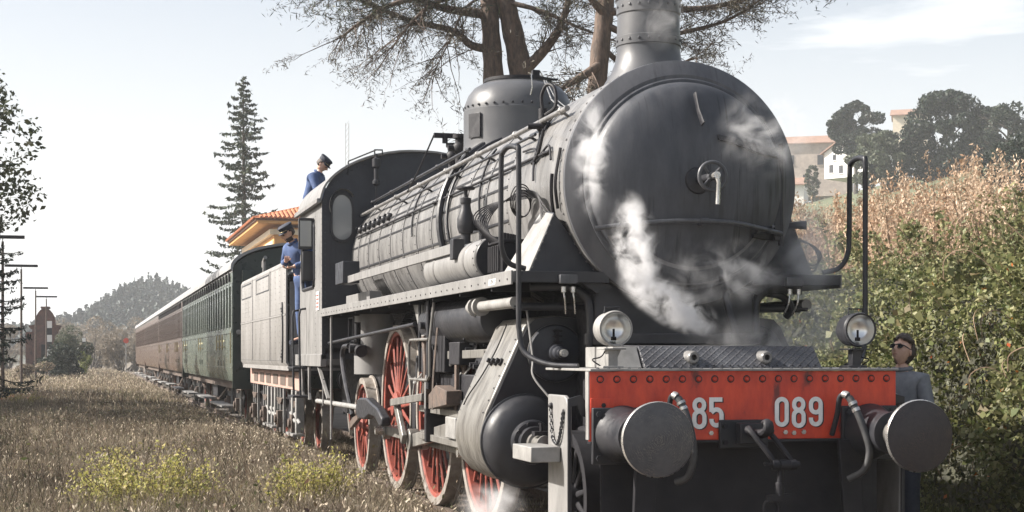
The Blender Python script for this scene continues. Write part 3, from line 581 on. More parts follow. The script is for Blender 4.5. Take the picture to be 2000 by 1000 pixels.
def digit(ch, x0, z0, h, m, y, name):
    w = h*.50; sw = h*.145; cx = w/2; a = w/2-sw/2; sets = []
    if ch == '0': sets = [(stad(cx, h/2, a, h/2-sw/2), True)]
    if ch == '8': sets = [(stad(cx, h*.745, a*.93, h*.255-sw/2+.0), True), (stad(cx, h*.285, a, h*.285-sw/2+sw*.3), True)]
    if ch == '9':
        sets = [(stad(cx, h*.70, a, h*.30-sw/2), True), ([(cx+a, h*.72)]+arc2(cx, a+sw/2, a, a, 0, -180)+[(cx-a, h*.30)], False)]
    if ch == '5': sets = [([(cx+a+sw*.2, h-sw/2), (cx-a, h-sw/2), (cx-a, h*.52)], False), ([(cx-a, h*.50)]+arc2(cx, h*.60-a, a, a, 120, 0, 6)+arc2(cx, a+sw/2, a, a, 0, -180)+[(cx-a, h*.29)], False)]
    mb = MB()
    for i, (p, c) in enumerate(sets):
        v, f = ribbon(p, sw, c); n = len(v); yy = y - i*.0006
        vs = [(x0+q.x, yy, z0+q.y) for q in v] + [(x0+q.x, yy+.004, z0+q.y) for q in v]
        sides = [(k, k+2, n+k+2, n+k) for k in range(0, n-2, 1)]
        mb.add(vs, f + [tuple(n+j for j in g[::-1]) for g in f] + sides)
    return mb.build(name, m, beam, smooth=0)
H_ = .196
for ch, x in (('8', -.38), ('5', -.262), ('0', .195), ('8', .315), ('9', .437)):
    digit(ch, x, 1.035, H_, M['white'], .722, 'numeral_'+{'8': 'eight', '5': 'five', '0': 'zero', '9': 'nine'}[ch])
    digit(ch, x+.010, 1.029, H_, M['black'], .7255, 'numeral_shadow')
# --- buffers
def buffer(s):
    bx, bz = s*.862, 1.0
    base = box('buffer_base', M['black'], LOCO, bx-.20, bx+.20, .69, .728, bz-.19, bz+.17, bev=.008)
    MB().lathe([(.185, .69), (.175, .66), (.15, .60), (.135, .42), (.14, .40), (.14, .36), (.12, .355)], (bx, 0, bz), 'y', 40).build('buffer_housing', M['black'], base, smooth=30)
    MB().lathe([(.085, .38), (.085, .07)], (bx, 0, bz), 'y', 28).build('buffer_plunger', M['steel'], base)
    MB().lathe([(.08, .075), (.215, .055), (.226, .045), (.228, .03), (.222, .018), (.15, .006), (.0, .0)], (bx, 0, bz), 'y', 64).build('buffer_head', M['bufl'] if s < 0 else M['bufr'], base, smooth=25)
    MB().lathe([(.225, .045), (.2275, .043), (.2285, .03), (.2235, .0175)], (bx, 0, bz), 'y', 64, cap=False).build('buffer_rim', M['bright'], base)
    for dx in (-.16, .16):
        for dz in (-.15, .13): MB().lathe([(.02, 0), (.02, .018)], (bx+dx, .69, bz+dz), (0, -1, 0), 6).build('bolt', M['black'], base)
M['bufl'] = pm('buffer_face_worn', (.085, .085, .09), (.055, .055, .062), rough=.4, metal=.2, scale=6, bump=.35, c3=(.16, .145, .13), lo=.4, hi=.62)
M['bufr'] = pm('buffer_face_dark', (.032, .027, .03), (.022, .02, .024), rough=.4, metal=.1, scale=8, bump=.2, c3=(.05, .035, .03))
for k_ in ('bufl', 'bufr'):      # turned rings and scuffs worn into the faces
    n = M[k_].node_tree; b = n.nodes['Principled BSDF']; t = n.nodes.new('ShaderNodeTexCoord'); w = n.nodes.new('ShaderNodeTexWave'); w.wave_type = 'RINGS'; w.rings_direction = 'Y'
    w.inputs['Scale'].default_value = 22; w.inputs['Distortion'].default_value = 9; w.inputs['Detail'].default_value = 4; w.inputs['Detail Scale'].default_value = 3; n.links.new(t.outputs['Object'], w.inputs['Vector'])
    z = n.nodes.new('ShaderNodeTexNoise'); z.inputs['Scale'].default_value = 7; z.inputs['Detail'].default_value = 10; n.links.new(t.outputs['Object'], z.inputs['Vector'])
    mu = n.nodes.new('ShaderNodeMath'); mu.operation = 'MULTIPLY'; n.links.new(w.outputs['Fac'], mu.inputs[0]); n.links.new(z.outputs['Fac'], mu.inputs[1])
    r = n.nodes.new('ShaderNodeValToRGB'); r.color_ramp.elements[0].position = .42; r.color_ramp.elements[1].position = .60; n.links.new(mu.outputs[0], r.inputs[0])
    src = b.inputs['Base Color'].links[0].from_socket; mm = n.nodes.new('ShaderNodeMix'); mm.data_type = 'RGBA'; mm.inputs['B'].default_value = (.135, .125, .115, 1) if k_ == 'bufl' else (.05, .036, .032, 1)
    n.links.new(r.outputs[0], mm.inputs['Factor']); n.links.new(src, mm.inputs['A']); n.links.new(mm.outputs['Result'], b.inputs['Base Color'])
buffer(-1); buffer(1)
# --- drawhook and screw coupling
dh = MB().box(-.20, .14, .70, .728, .90, 1.085).box(-.09, .10, .62, .70, .93, 1.065)
hook = dh.build('draw_plate', M['black'], LOCO, bev=.008)
for z in (.94, 1.045): MB().lathe([(.018, 0), (.018, .02)], (-.165, .70, z), (0, -1, 0), 6).build('bolt', M['dark'], hook)
MB().tube(bez([(0, .66, 1.0), (0, .52, 1.0), (0, .40, 1.02), (0, .37, 1.05), (0, .40, 1.085), (0, .45, 1.07)], 5), [.045]*6+[.042]*7+[.034]*6+[.026]*6+[.02], 10, flat=.7).build('drawhook', M['dark'], hook)
for dx in (-.055, .065):
    MB().tube(bez([(dx-.02, .52, 1.03), (dx-.02, .46, 1.01), (dx+.05, .40, .90), (dx+.10, .38, .82)], 4), [.028, .026, .022, .02]+[.018]*9, 8).lathe([(.035, -.02), (.035, .02)], (dx+.10, .38, .81), 'x', 14).build('coupling_link', M['dark'], hook)
MB().cyl((.02, .38, .81), (.21, .38, .81), .022, n=12).lathe([(.032, -.035), (.036, 0), (.032, .035)], (.11, .38, .81), 'x', 14).build('trunnion', M['dark'], hook)
MB().cyl((.085, .38, .80), (.075, .39, .58), .02, n=12).lathe([(.026+.004*(i % 2), -.10-.012*i) for i in range(8)], (.08, .385, .80), 'z', 12).bar((-.01, .38, .60), (.15, .38, .61), .03, .04).build('coupling_screw', M['dark'], hook)
MB().cyl((-.02, .36, .82), (.05, .38, .81), .008, n=8).ball((-.03, .36, .82), .014, 8).build('screw_handle', M['dark'], hook)
MB().tube([(.03+.05*math.cos(t), .40, .53+.06*math.sin(t)) for t in [2*math.pi*i/20 for i in range(20)]], .015, 8, closed=True).build('end_link', M['dark'], hook)
# --- brake hoses
for s, pts in ((-1, [(-.575, .72, 1.0), (-.575, .64, 1.12), (-.57, .60, 1.235), (-.545, .56, 1.24), (-.51, .52, 1.16), (-.48, .48, 1.02), (-.47, .46, .87), (-.50, .48, .74), (-.56, .54, .70)]),
               (1, [(.60, .72, .98), (.60, .64, 1.12), (.60, .60, 1.23), (.63, .55, 1.24), (.67, .50, 1.14), (.71, .46, 1.0), (.73, .44, .88), (.70, .46, .76), (.62, .52, .70)])):
    P = bez(pts, 6); hs = MB().tube(P[:20], .018, 10).build('brake_pipe', M['black'], LOCO)
    MB().tube(P[19:], .024, 12).build('brake_hose', M['rubber'], hs)
    MB().tube(P[15:19], .026, 10).tube(P[21:23], .030, 10).tube(P[23:25], .027, 10).build('hose_coupling', M['bright'], hs)
# --- apron below beam, guard irons
box('front_apron', M['dark'], LOCO, -.95, 1.0, .86, .90, .42, .95, bev=.006)
box('lower_stay', M['dark'], LOCO, -1.0, 1.05, .82, .88, .28, .40, bev=.01)
for s in (-1, 1):
    MB().prism([(s*.62, .95), (s*.78, .95), (s*.80, .45), (s*.74, .12), (s*.68, .12), (s*.66, .45)], 'y', .66, .70).build('guard_iron', M['dark'], LOCO, bev=.006)
# --- step bracket with chain on left (mirrored on the right)
for s in (-1, 1):
    st = MB().prism([(.84, -.05), (.84, 1.17), (.87, 1.225), (.93, 1.245), (1.30, 1.245), (1.30, -.05)], 'x', s*1.185, s*1.155)
    stp = st.build('step_bracket', M['cabside'], LOCO, bev=.008)
    MB().prism([(s*1.187, 1.225), (s*1.10, 1.25), (s*1.06, 1.20), (s*1.06, 1.10), (s*1.10, 1.12), (s*1.12, 1.18), (s*1.165, 1.175), (s*1.155, -.05), (s*1.187, -.05)], 'y', .825, .838).build('bracket_flange', M['black'], stp, bev=.003)  # black colour stands for the shaded front edge of the bracket
    box('step_board', M['greyp'], stp, *(sorted((s*1.19, s*1.42))), .90, 1.36, .84, .91, bev=.006) if s > 0 else box('step_board', M['greyp'], stp, -1.39, -1.19, .98, 1.45, .81, .91, bev=.006)
    if s < 0:
        chn = MB(); P = bez([(-1.195, 1.2, 1.16), (-1.20, 1.14, .97), (-1.20, 1.02, .93), (-1.20, .94, 1.02), (-1.195, .90, 1.15)], 9)
        for i in range(0, len(P)-1, 1):
            c = (P[i]+P[i+1])/2; d_ = (P[i+1]-P[i]).normalized(); a_, b_, _ = frame(d_); u_ = a_ if i % 2 else b_
            chn.tube([c + d_*(.016*math.cos(t)) + u_*(.009*math.sin(t)) for t in [2*math.pi*k/8 for k in range(8)]], .004, 4, closed=True)
        chn.build('safety_chain', M['black'], stp, kind='stuff')
        MB().ball((-1.19, 1.2, 1.17), .022, 10).build('chain_ring', M['dark'], stp)
        hk = MB()
        for y_ in (1.05, 1.12): hk.lathe([(.028, 0), (.028, .015), (.018, .016), (.018, .035)], (-1.187, y_, .87+.0), (-1, 0, 0), 8)
        hk.bar((-1.20, 1.0, .86), (-1.20, 1.18, .86), .02, .05).build('bracket_clamp', M['dark'], stp)
# --- chequered box with two plugs, side wedge coloured pale for the sunlight on it
MB().prism([(.95, 1.42), (1.10, 1.565), (1.75, 1.575), (1.75, 1.42)], 'x', -.62, .64).build('tread_plate_box', M['tread'], LOCO, bev=.004)
MB().prism([(.99, 1.42), (1.10, 1.56), (1.7, 1.56), (1.7, 1.42)], 'x', -.80, -.63).build('sunlit_box_end', M['greyp'], LOCO, bev=.004)
for x in (-.28, .24): MB().lathe([(.045, 1.12), (.045, .97), (.035, .95), (.02, .95), (.02, 1.0)], (x, 0, 1.49), 'y', 20).build('box_plug', M['clad'], LOCO, smooth=30)
rv = MB()
for i in range(22): rv.lathe([(.009, 0), (.006, .006)], (-.58+i*.056, .965, 1.435), (0, -.7, .7), 6)
rv.build('rivets', M['black'], LOCO, kind='stuff')
# --- head lamps
def lamp(s):
    x, y, z = s*.863, .85, 1.675
    body = MB().lathe([(.112, y-.02), (.118, y+.0), (.112, y+.02), (.108, y+.13), (.09, y+.17), (0, y+.19)], (x, 0, z), 'y', 40, cap=False).build('headlamp', M['greyp'] if s < 0 else M['black'], LOCO, smooth=30, lab='lamp with its body coloured pale for sunlight' if s < 0 else 'lamp with a black body')  # left lamp gets a paler grey to show it sunlit
    MB().lathe([(.100, y-.025), (.112, y-.028), (.114, y-.018), (.114, y-.0)], (x, 0, z), 'y', 40, cap=False).build('lens_rim', M['greyp'] if s < 0 else M['black'], body)
    MB().lathe([(.104, y-.012), (.09, y+.03), (.06, y+.062), (0, y+.075)], (x, 0, z), 'y', 32, cap=False).build('reflector', M['refl'], body, smooth=60)
    MB().lathe([(.103, y-.014), (.06, y-.024), (0, y-.028)], (x, 0, z), 'y', 32, cap=False).build('lens', M['clear'], body, smooth=60)
    MB().cyl((x-.0, y+.03, z-.06), (x, y+.03, z+.0), .008, n=8).box(x-.015, x+.015, y+.02, y+.04, z-.075, z-.05).build('burner', M['dark'], body)
    MB().tube([(x-.05, y+.06, z+.10), (x-.05, y+.06, z+.142), (x+.05, y+.06, z+.142), (x+.05, y+.06, z+.10)], .006, 6).build('carrying_handle', M['black'], body)
    MB().box(x-.075, x+.075, y-.01, y+.15, z-.135, z-.125).box(x-.035, x+.03, y+.03, y+.10, 1.425, z-.135).box(x-.08, x+.06, y+.0, y+.14, 1.419, 1.435).bar((x+.05, y+.06, z-.13), (x+.0, y+.06, 1.44), .03, .02).build('lamp_post', M['greyp'] if s < 0 else M['black'], body, bev=.003)
    MB().tube(bez([(x+s*.02, y+.1, z-.12), (x+s*.06, y+.1, z-.18), (x+s*.12, y+.1, z-.2), (x+s*.06, y+.1, 1.43)], 5), .005, 5).build('lamp_cable', M['dark'], body)
lamp(-1); lamp(1)
# ---------------------------------------------------------------- wheels
def wheel_meshes(Rw, hub, nsp, spin=0, cw=False):
    """shared meshes, wheel axis along x, outer face towards -x"""
    tyre = MB().lathe([(Rw-.075, -.07), (Rw, -.07), (Rw, .045), (Rw+.03, .05), (Rw+.03, .07), (Rw-.075, .07), (Rw-.075, -.07)], (0, 0, 0), (1, 0, 0), 64, cap=False).mesh('tyre', M['tyre'], smooth=30)
    rim = MB().lathe([(Rw-.115, -.045), (Rw-.072, -.055), (Rw-.072, .055), (Rw-.115, .045), (Rw-.115, -.045)], (0, 0, 0), (1, 0, 0), 64, cap=False).mesh('rim', M['wred'], smooth=30)
    sp = MB().tube([(-.02, 0, hub*.9), (-.015, 0, (Rw+hub)/2), (0, 0, Rw-.105)], [.027, .019, .022], 8, flat=.8).mesh('spoke', M['wred'])
    hb_ = MB().lathe([(0, -.11), (hub*.6, -.11), (hub*.62, -.09), (hub, -.07), (hub, .07), (0, .07)], (0, 0, 0), (1, 0, 0), 32).mesh('hub', M['wred'], smooth=30)
    w_ = None
    if cw:
        pts = [((Rw-.12)*math.cos(R(a)), (Rw-.12)*math.sin(R(a))) for a in range(50, 131, 5)] + [(-.40, Rw*.62), (.40, Rw*.62)]
        w_ = MB().prism([(p[0], p[1]) for p in pts], 'x', -.06, .03).mesh('counterweight', M['wred'], smooth=30)
    return tyre, rim, sp, hb_, w_
M['tyre'] = pm('tyre_steel', (.42, .39, .36), (.25, .22, .19), rough=.45, metal=.4, scale=8, bump=.2, c3=(.15, .12, .1))
def put_wheel(ms, par, x, y, z, nsp, cwa=None, name='driving_wheel', spoke=True):
    tyre, rim, sp, hb_, w_ = ms; s = 0 if x < 0 else math.pi
    r0 = link(name, rim, (x, y, z), par, rot=(0, 0, s)); link('tyre', tyre, (x, y, z), r0); link('hub', hb_, (x, y, z), r0)
    for k in range(nsp if spoke else 0): link('spoke', sp, (x, y, z), r0, rot=(2*math.pi*k/nsp+.1, 0, 0))
    if w_ and cwa is not None: link('counterweight', w_, (x, y, z), r0, rot=(cwa, 0, 0))
    return r0
DW = wheel_meshes(.925, .17, 18); TW = wheel_meshes(.61, .12, 12); LW = wheel_meshes(.48, .11, 10)
LW = tuple(q.copy() if q else None for q in LW)
for q in LW[:4]: q.materials[0] = M['dark']  # leading wheels coloured near black for the gloom behind the beam
DY = (4.8, 6.9, 9.03)
for s in (-1, 1):
    for y in DY: put_wheel(DW, LOCO, s*.73, y, .925, 18, cwa=R(180))
    put_wheel(TW, LOCO, s*.73, 11.42, .61, 12, name='trailing_wheel'); put_wheel(LW, LOCO, s*.73, 2.15, .48, 10, name='leading_wheel')
for y, z in [(y, .925) for y in DY] + [(11.42, .61), (2.15, .48)]: MB().cyl((-.7, y, z), (.7, y, z), .09, n=14).build('axle', M['dark'], LOCO)
# rods: crank pins low and to the front
ca = R(-60); cy_, cz_ = .30*math.cos(ca)*-1, .30*math.sin(ca)
for s in (-1, 1):
    xo = s*.93
    pins = [(y+cy_, .925+cz_) for y in DY]
    cr_ = MB()
    for i in range(2): cr_.bar((xo, pins[i][0]+.1, pins[i][1]), (xo, pins[i+1][0]-.1, pins[i+1][1]), .045, .10)
    for y, z in pins: cr_.lathe([(.10, -.04), (.10, .04)], (xo, y, z), (1, 0, 0), 20)
    cr_.build('coupling_rod', M['steel'], LOCO, bev=.006)
    for y, z in pins: MB().lathe([(.05, -.16), (.06, .16)], (s*.90, y, z), (1, 0, 0), 14).build('crank_pin', M['bright'], LOCO)
    xm = s*1.04
    MB().bar((xm, 4.62, .88), (xm, pins[1][0]-.10, pins[1][1]), .05, .13).lathe([(.11, -.05), (.11, .05)], (xm, pins[1][0], pins[1][1]), (1, 0, 0), 20).build('connecting_rod', M['steel'], LOCO, bev=.006)
    MB().box(*sorted((xm-s*.09, xm+s*.09)), 4.42, 4.82, .78, .97).build('crosshead', M['greyp'], LOCO, bev=.012)
    for z in (1.0, .74): box('slide_bar', M['steel'], LOCO, *sorted((xm-s*.05, xm+s*.06)), 3.45, 6.15, z-.03, z+.03, bev=.005)
    MB().cyl((s*1.02, 3.38, .87), (s*1.02, 4.45, .87), .035, n=12).build('piston_rod', M['bright'], LOCO)
    # return crank, eccentric rod and link
    MB().bar((s*1.13, pins[1][0], pins[1][1]), (s*1.13, pins[1][0]+.42, pins[1][1]+.36), .05, .12).build('return_crank', M['steel'], LOCO, bev=.01)
    MB().bar((s*1.18, pins[1][0]+.42, pins[1][1]+.36), (s*1.18, 5.55, 1.12), .035, .07).build('eccentric_rod', M['steel'], LOCO, bev=.005)
    MB().tube(bez([(s*1.14, 5.62, 1.08), (s*1.14, 5.50, 1.35), (s*1.14, 5.58, 1.68)], 6), .05, 8, flat=.7).build('expansion_link', M['rust'], LOCO)
    MB().bar((s*1.10, 5.5, 1.5), (s*1.02, 3.6, 1.52), .035, .07).build('radius_rod', M['steel'], LOCO, bev=.004)
    MB().bar((s*1.08, 4.60, .78), (s*1.08, 4.55, 1.60), .03, .07).build('combination_lever', M['rust'], LOCO, bev=.004)
    # motion bracket with looped stay
    box('motion_bracket', M['dark'], LOCO, *sorted((s*.64, s*1.14)), 5.62, 5.70, .70, 2.0, bev=.01)
    MB().tube([(a_, b_-.85, c_) for a_, b_, c_ in [(s*1.16, 6.0, 1.98), (s*1.20, 6.0, 1.62), (s*1.20, 6.0, 1.32), (s*1.20, 6.1, 1.28), (s*1.20, 6.9, 1.28), (s*1.20, 6.98, 1.32), (s*1.20, 6.98, 1.60), (s*1.20, 6.9, 1.65), (s*1.20, 6.05, 1.65)]], .014, 8).build('looped_stay', M['steel'], LOCO)
    for q in ((s*.98, s*1.12, 4.9, 5.5, 1.35, 1.72), (s*1.0, s*1.16, 5.4, 5.75, 1.34, 1.58), (s*.9, s*1.1, 4.4, 4.8, 1.42, 1.62), (s*.85, s*1.05, 4.0, 5.6, 1.12, 1.34), (s*.9, s*1.08, 4.4, 5.2, 1.0, 1.12)): box('lubrication_pump', M['dark'], LOCO, *sorted(q[:2]), *q[2:], bev=.01)
    for q in (((s*1.18, 5.3, 1.2), (s*1.18, 5.3, 2.0), .02), ((s*1.14, 5.9, 1.35), (s*1.14, 5.9, 2.0), .016), ((s*.7, 5.6, 1.78), (s*1.2, 5.6, 1.78), .035)): MB().cyl(*q, n=10).build('motion_shaft', M['black'], LOCO)
    MB().prism([(5.9, 2.0), (6.3, 2.0), (6.0, 1.75), (5.7, 1.52), (5.62, 1.55)], 'x', s*1.10, s*1.13).build('reversing_arm', M['greyp'], LOCO, bev=.006)
    MB().cyl((s*1.17, 6.0, 1.80), (s*1.17, 11.9, 1.66), .02, n=10).build('reach_rod', M['black'], LOCO)
    for y, z1, m_ in ((5.02, 1.75, 'rust'), (5.35, 1.3, 'cabside')):
        MB().tube(bez([(s*1.2, y, 1.02), (s*1.19, y+.02, 1.3), (s*1.16, y-.02, z1)], 5), .018, 6, flat=.5).build('link_plate', M[m_], LOCO)
    MB().prism([(4.45, 1.08), (5.2, 1.02), (5.2, 1.15), (4.9, 1.24), (4.45, 1.2)], 'x', s*1.06, s*1.2).build('valve_guide', M['rust'], LOCO, bev=.006)
    # springs and brake blocks
    for y in DY:
        sg = MB()
        for k in range(6): sg.box(*sorted((s*.66, s*.76)), y-.42+.06*k, y+.42-.06*k, 1.98-.022*k-.018, 1.98-.022*k)
        sg.build('leaf_spring', M['dark'], LOCO, smooth=0)
    for a_, b_ in ((4.8, 6.9), (6.9, 9.03)):
        MB().bar((s*.75, (a_+b_)/2-.05, 1.5), (s*.75, (a_+b_)/2+.03, .55), .06, .07).box(*sorted((s*.69, s*.80)), (a_+b_)/2-.09, (a_+b_)/2+.08, .65, 1.0).build('brake_hanger', M['dark'], LOCO, bev=.01)
    # trailing wheel arm, fork end, thin drain rods
    MB().prism([(9.2, .91), (9.12, 1.0), (8.95, 1.03), (8.5, 1.04), (8.15, .99), (7.8, .95), (7.5, .86), (7.5, .77), (7.65, .76), (7.9, .84), (8.3, .86), (8.6, .80), (9.0, .79), (9.15, .83)], 'x', s*1.13, s*1.23).build('fork_end', M['black'], LOCO, bev=.02)
    MB().cyl((s*1.18, 9.15, .91), (s*1.18, 12.8, .89), .032, n=10).build('drain_rod', M['greyp'], LOCO)
    MB().bar((s*1.14, 9.1, .90), (s*.95, 11.3, .62), .05, .10).build('trailing_truck_arm', M['rust'], LOCO, bev=.01)
    MB().cyl((s*1.22, 11.2, 2.0), (s*1.22, 11.2, .45), .015, n=8).build('hanging_rod', M['greyp'], LOCO)
    MB().tube(bez([(s*1.15, 10.2, 1.62), (s*1.17, 10.5, 1.60), (s*1.17, 10.6, 1.45), (s*1.17, 10.3, 1.15), (s*1.15, 9.9, .8)], 6), .03, 8).build('injector_pipe', M['black'], LOCO)
    ij = MB().cyl((s*1.08, 10.3, 1.62), (s*1.08, 9.7, 1.55), .07, n=14).cyl((s*1.08, 10.0, 1.5), (s*1.08, 10.0, 1.9), .04, n=12).cyl((s*1.0, 9.85, 1.58), (s*1.2, 9.85, 1.58), .05, n=12)
    ij.tube([(s*1.15, 9.85, 1.72), (s*1.15, 9.85, 1.95), (s*1.15, 10.2, 1.95), (s*1.15, 10.2, 1.72)], .012, 6).build('injector', M['dark'], LOCO)
for i in range(40):        # assorted small piping and brackets in the dark behind the motion
    y = random.uniform(3.5, 6.3); z = random.uniform(1.3, 1.95); x = -random.uniform(.85, 1.08)
    mb = MB(); k = i % 3
    if k == 0: mb.tube(bez([(x, y, z), (x-.04, y+.2, z-.1), (x, y+.35, z-.05), (x+.02, y+.6, z-.25)], 5), random.uniform(.008, .02), 6)
    elif k == 1: mb.box(x-.05, x+.05, y, y+.16, z-.08, z+.05).cyl((x-.05, y+.08, z-.02), (x-.12, y+.08, z-.02), .022, n=8)
    else: mb.cyl((x, y, z-.25), (x, y, z+.1), .018, n=8).ball((x, y, z-.08), .04, 8)
    mb.build('motion_pipe' if k == 0 else 'motion_fitting', M[('dark', 'black', 'rust')[i % 3] if i % 6 else 'greyp'], LOCO)
# ---------------------------------------------------------------- cab
CY0, CY1 = 11.76, 14.05
def arch(n=18, w=1.26, zs=3.50, zt=4.16):
    """roof profile from left eave to right eave"""
    K = [(1.26, 3.50), (1.215, 3.66), (1.13, 3.78), (.99, 3.90), (.79, 4.01), (.53, 4.10), (.25, 4.15), (0, 4.16)]
    P = [Vector((-x, 0, z)) for x, z in K] + [Vector((x, 0, z)) for x, z in K[::-1][1:]]; Q = bez(P, 6); out = []
    for i in range(n+1):
        f = i/n*(len(Q)-1); a = int(f); b_ = min(a+1, len(Q)-1); q = Q[a].lerp(Q[b_], f-a); out.append((q.x*w/1.26, zs+(q.z-3.5)*(zt-zs)/.66))
    return out
front = [(-1.26, 1.46)] + arch() + [(1.26, 1.46)]
cf = MB().prism(front, 'y', CY0, CY0+.02).build('cab_front', M['cab'], LOCO)
rv = MB()
for (x, z), (x2, z2) in zip(arch(36)[:-1], arch(36)[1:]): rv.lathe([(.011, 0), (.008, .006)], (x*.97, CY0, z-.05), (0, -1, 0), 6)
for k in range(28): rv.lathe([(.010, 0), (.008, .006)], (-1.22, CY0, 1.55+.07*k), (0, -1, 0), 6)
rv.build('rivets', M['cab'], cf, kind='stuff')
for s in (-1, 1):
    oval = arc2(s*1.0, 3.42, .15, .20, 0, 180, 12) + arc2(s*1.0, 3.12, .15, .15, 180, 360, 12)
    fr = MB(); n = len(oval); inner = [(s*1.0+(x-s*1.0)*.84, 3.27+(z-3.27)*.90) for x, z in oval]
    vs = [(x, CY0-.035, z) for x, z in oval]+[(x, CY0-.035, z) for x, z in inner]+[(x, CY0, z) for x, z in oval]+[(x, CY0-.004, z) for x, z in inner]
    fs = []
    for i in range(n): j = (i+1) % n; fs += [(i, j, n+j, n+i), (i, 2*n+i, 2*n+j, j), (n+i, n+j, 3*n+j, 3*n+i)]
    wf = fr.add(vs, fs).build('spectacle_window', M['black'], cf, smooth=30)
    MB().add([(x, CY0-.012, z) for x, z in inner], [tuple(range(n))]).build('pane', M['cglass'], wf, smooth=0)
    sh = [p for p in arc2(s*1.0, 3.44, .17, .21, 35, 205, 16)]
    q = MB(); vs = []
    for x, z in sh: vs += [(x, CY0, z), (x, CY0-.09, z+.01)]
    q.add(vs, [(2*i, 2*i+1, 2*i+3, 2*i+2) for i in range(len(sh)-1)]).build('window_hood', M['cabside'], wf, smooth=40)
    # side sheets with opening
    X0, X1 = sorted((s*1.26, s*1.24)); o0, o1, zb, zt = 12.45, 13.75, 2.42, 3.32
    side = MB().box(X0, X1, CY0+.02, o0, 1.46, 3.52).box(X0, X1, o1, CY1, 1.46, 3.52).box(X0, X1, o0, o1, 1.46, zb).box(X0, X1, o0, o1, zt, 3.52)
    sd = side.build('cab_side', M['cabside'], LOCO)
    MB().tube([(s*1.262, o0, zt-.1), (s*1.262, o0+.1, zt), (s*1.262, o1-.1, zt), (s*1.262, o1, zt-.1), (s*1.262, o1, zb+.1), (s*1.262, o1-.1, zb), (s*1.262, o0+.1, zb), (s*1.262, o0, zb+.1)], .025, 8, closed=True).build('opening_frame', M['black'], sd)
    dfl = MB().box(*sorted((s*1.28, s*1.47)), o0+.06, o0+.10, 2.92, 3.34).build('wind_deflector', M['black'], sd, bev=.008)
    box('pane', M['cglass'], dfl, *sorted((s*1.30, s*1.45)), o0+.052, o0+.058, 2.96, 3.30)
    box('deflector_lower_board', M['black'], sd, *sorted((s*1.27, s*1.42)), o0+.05, o0+.08, 2.5, 2.9, bev=.02)
    rv = MB()
    for k in range(26):
        for y in (CY0+.07, 12.38): rv.lathe([(.009, 0), (.007, .005)], (s*1.26, y, 1.55+.075*k), (s, 0, 0), 6)
    rv.build('rivets', M['cabside'], sd, kind='stuff')
    box('cab_lower_beam', M['cabside'], LOCO, *sorted((s*1.20, s*1.28)), CY0, CY1+.4, 1.36, 1.52, bev=.006)
    MB().bar((s*1.24, 12.3, 1.4), (s*1.2, 11.6, .95), .04, .03).cyl((s*1.22, 11.95, 1.2), (s*1.22, 11.95, .85), .012, n=6).build('footplate_stay', M['greyp'], LOCO)
    for y in (13.2, 13.9): MB().prism([(y-.06, 1.36), (y+.10, 1.36), (y+.02, .92), (y+.06, .9), (y-.1, .9), (y-.02, 1.0)], 'x', s*1.22, s*1.25).build('step_hanger', M['cabside'], LOCO)
    for z in (.92, 1.32): box('cab_step', M['black'], LOCO, *sorted((s*1.18, s*1.45)), 13.3, 13.95, z, z+.03, bev=.004)
    for y in (13.35, 14.12):
        MB().tube([(s*1.34, y-.0, .93), (s*1.36, y, 2.05), (s*1.34, y+.02, 2.14), (s*1.24, y+.04, 2.16)], .016, 8).build('step_handrail', M['black'], LOCO)
pc_ = box('notice_plate', M['white'], LOCO, -1.272, -1.262, 12.0, 12.22, 2.1, 2.34)
for k in range(4): box('red_lettering', M['wred'], pc_, -1.2735, -1.2725, 12.02, 12.2, 2.13+.05*k, 2.155+.05*k)
# roof
rf = MB(); A = arch(28, 1.30, 3.50, 4.19); B = arch(28, 1.275, 3.49, 4.165); n = len(A)
for y in (CY0-.05, CY1+.05): rf.v += [(x, y, z) for x, z in A] + [(x, y, z) for x, z in B]
for i in range(n-1): rf.f += [(i, i+1, 2*n+i+1, 2*n+i), (n+i, 3*n+i, 3*n+i+1, n+i+1), (i, n+i, n+i+1, i+1), (2*n+i, 2*n+i+1, 3*n+i+1, 3*n+i)]
rf.f += [(0, 2*n, 3*n, n), (n-1, 2*n-1, 4*n-1, 3*n-1)]
roof = rf.build('cab_roof', M['cabside'], LOCO, smooth=45)
for s in (-1, 1): box('roof_gutter', M['cabside'], roof, *sorted((s*1.28, s*1.335)), CY0-.05, CY1+.05, 3.47, 3.53, bev=.006)
MB().prism([(x*.5, z+.045-(abs(x)*.03)) for x, z in arch(12, 1.0, 4.10, 4.19)] , 'y', 12.2, 13.6).build('roof_ventilator', M['cabside'], roof)
box('cab_floor', M['dark'], LOCO, -1.22, 1.22, CY0, 14.6, 1.53, 1.6)
MB().prism([(-1.2, 1.6), (1.2, 1.6), (1.2, 3.4), (0, 3.9), (-1.2, 3.4)], 'y', 12.3, 12.35).build('backhead', M['dark'], LOCO)
# whistle on the cab front
wh = MB().cyl((-.58, 11.6, 3.45), (-.58, 11.6, 3.70), .012, n=6).lathe([(.03, 3.70), (.05, 3.72), (.05, 3.76), (.028, 3.78), (.03, 3.92), (.055, 3.94), (.055, 4.04), (.02, 4.06), (.02, 4.11)], (-.58, 11.6, 0), 'z', 14)
wh.tube([(-.60, 11.6, 4.08), (-.60, 11.6, 4.16), (-.50, 11.6, 4.16), (-.50, 11.6, 4.10)], .012, 6).cyl((-.58, 11.6, 4.16), (-.92, 11.75, 4.02), .01, n=6).cyl((-.92, 11.75, 4.02), (-.92, 11.75, 3.84), .008, n=6)
wh.build('whistle', M['black'], LOCO)
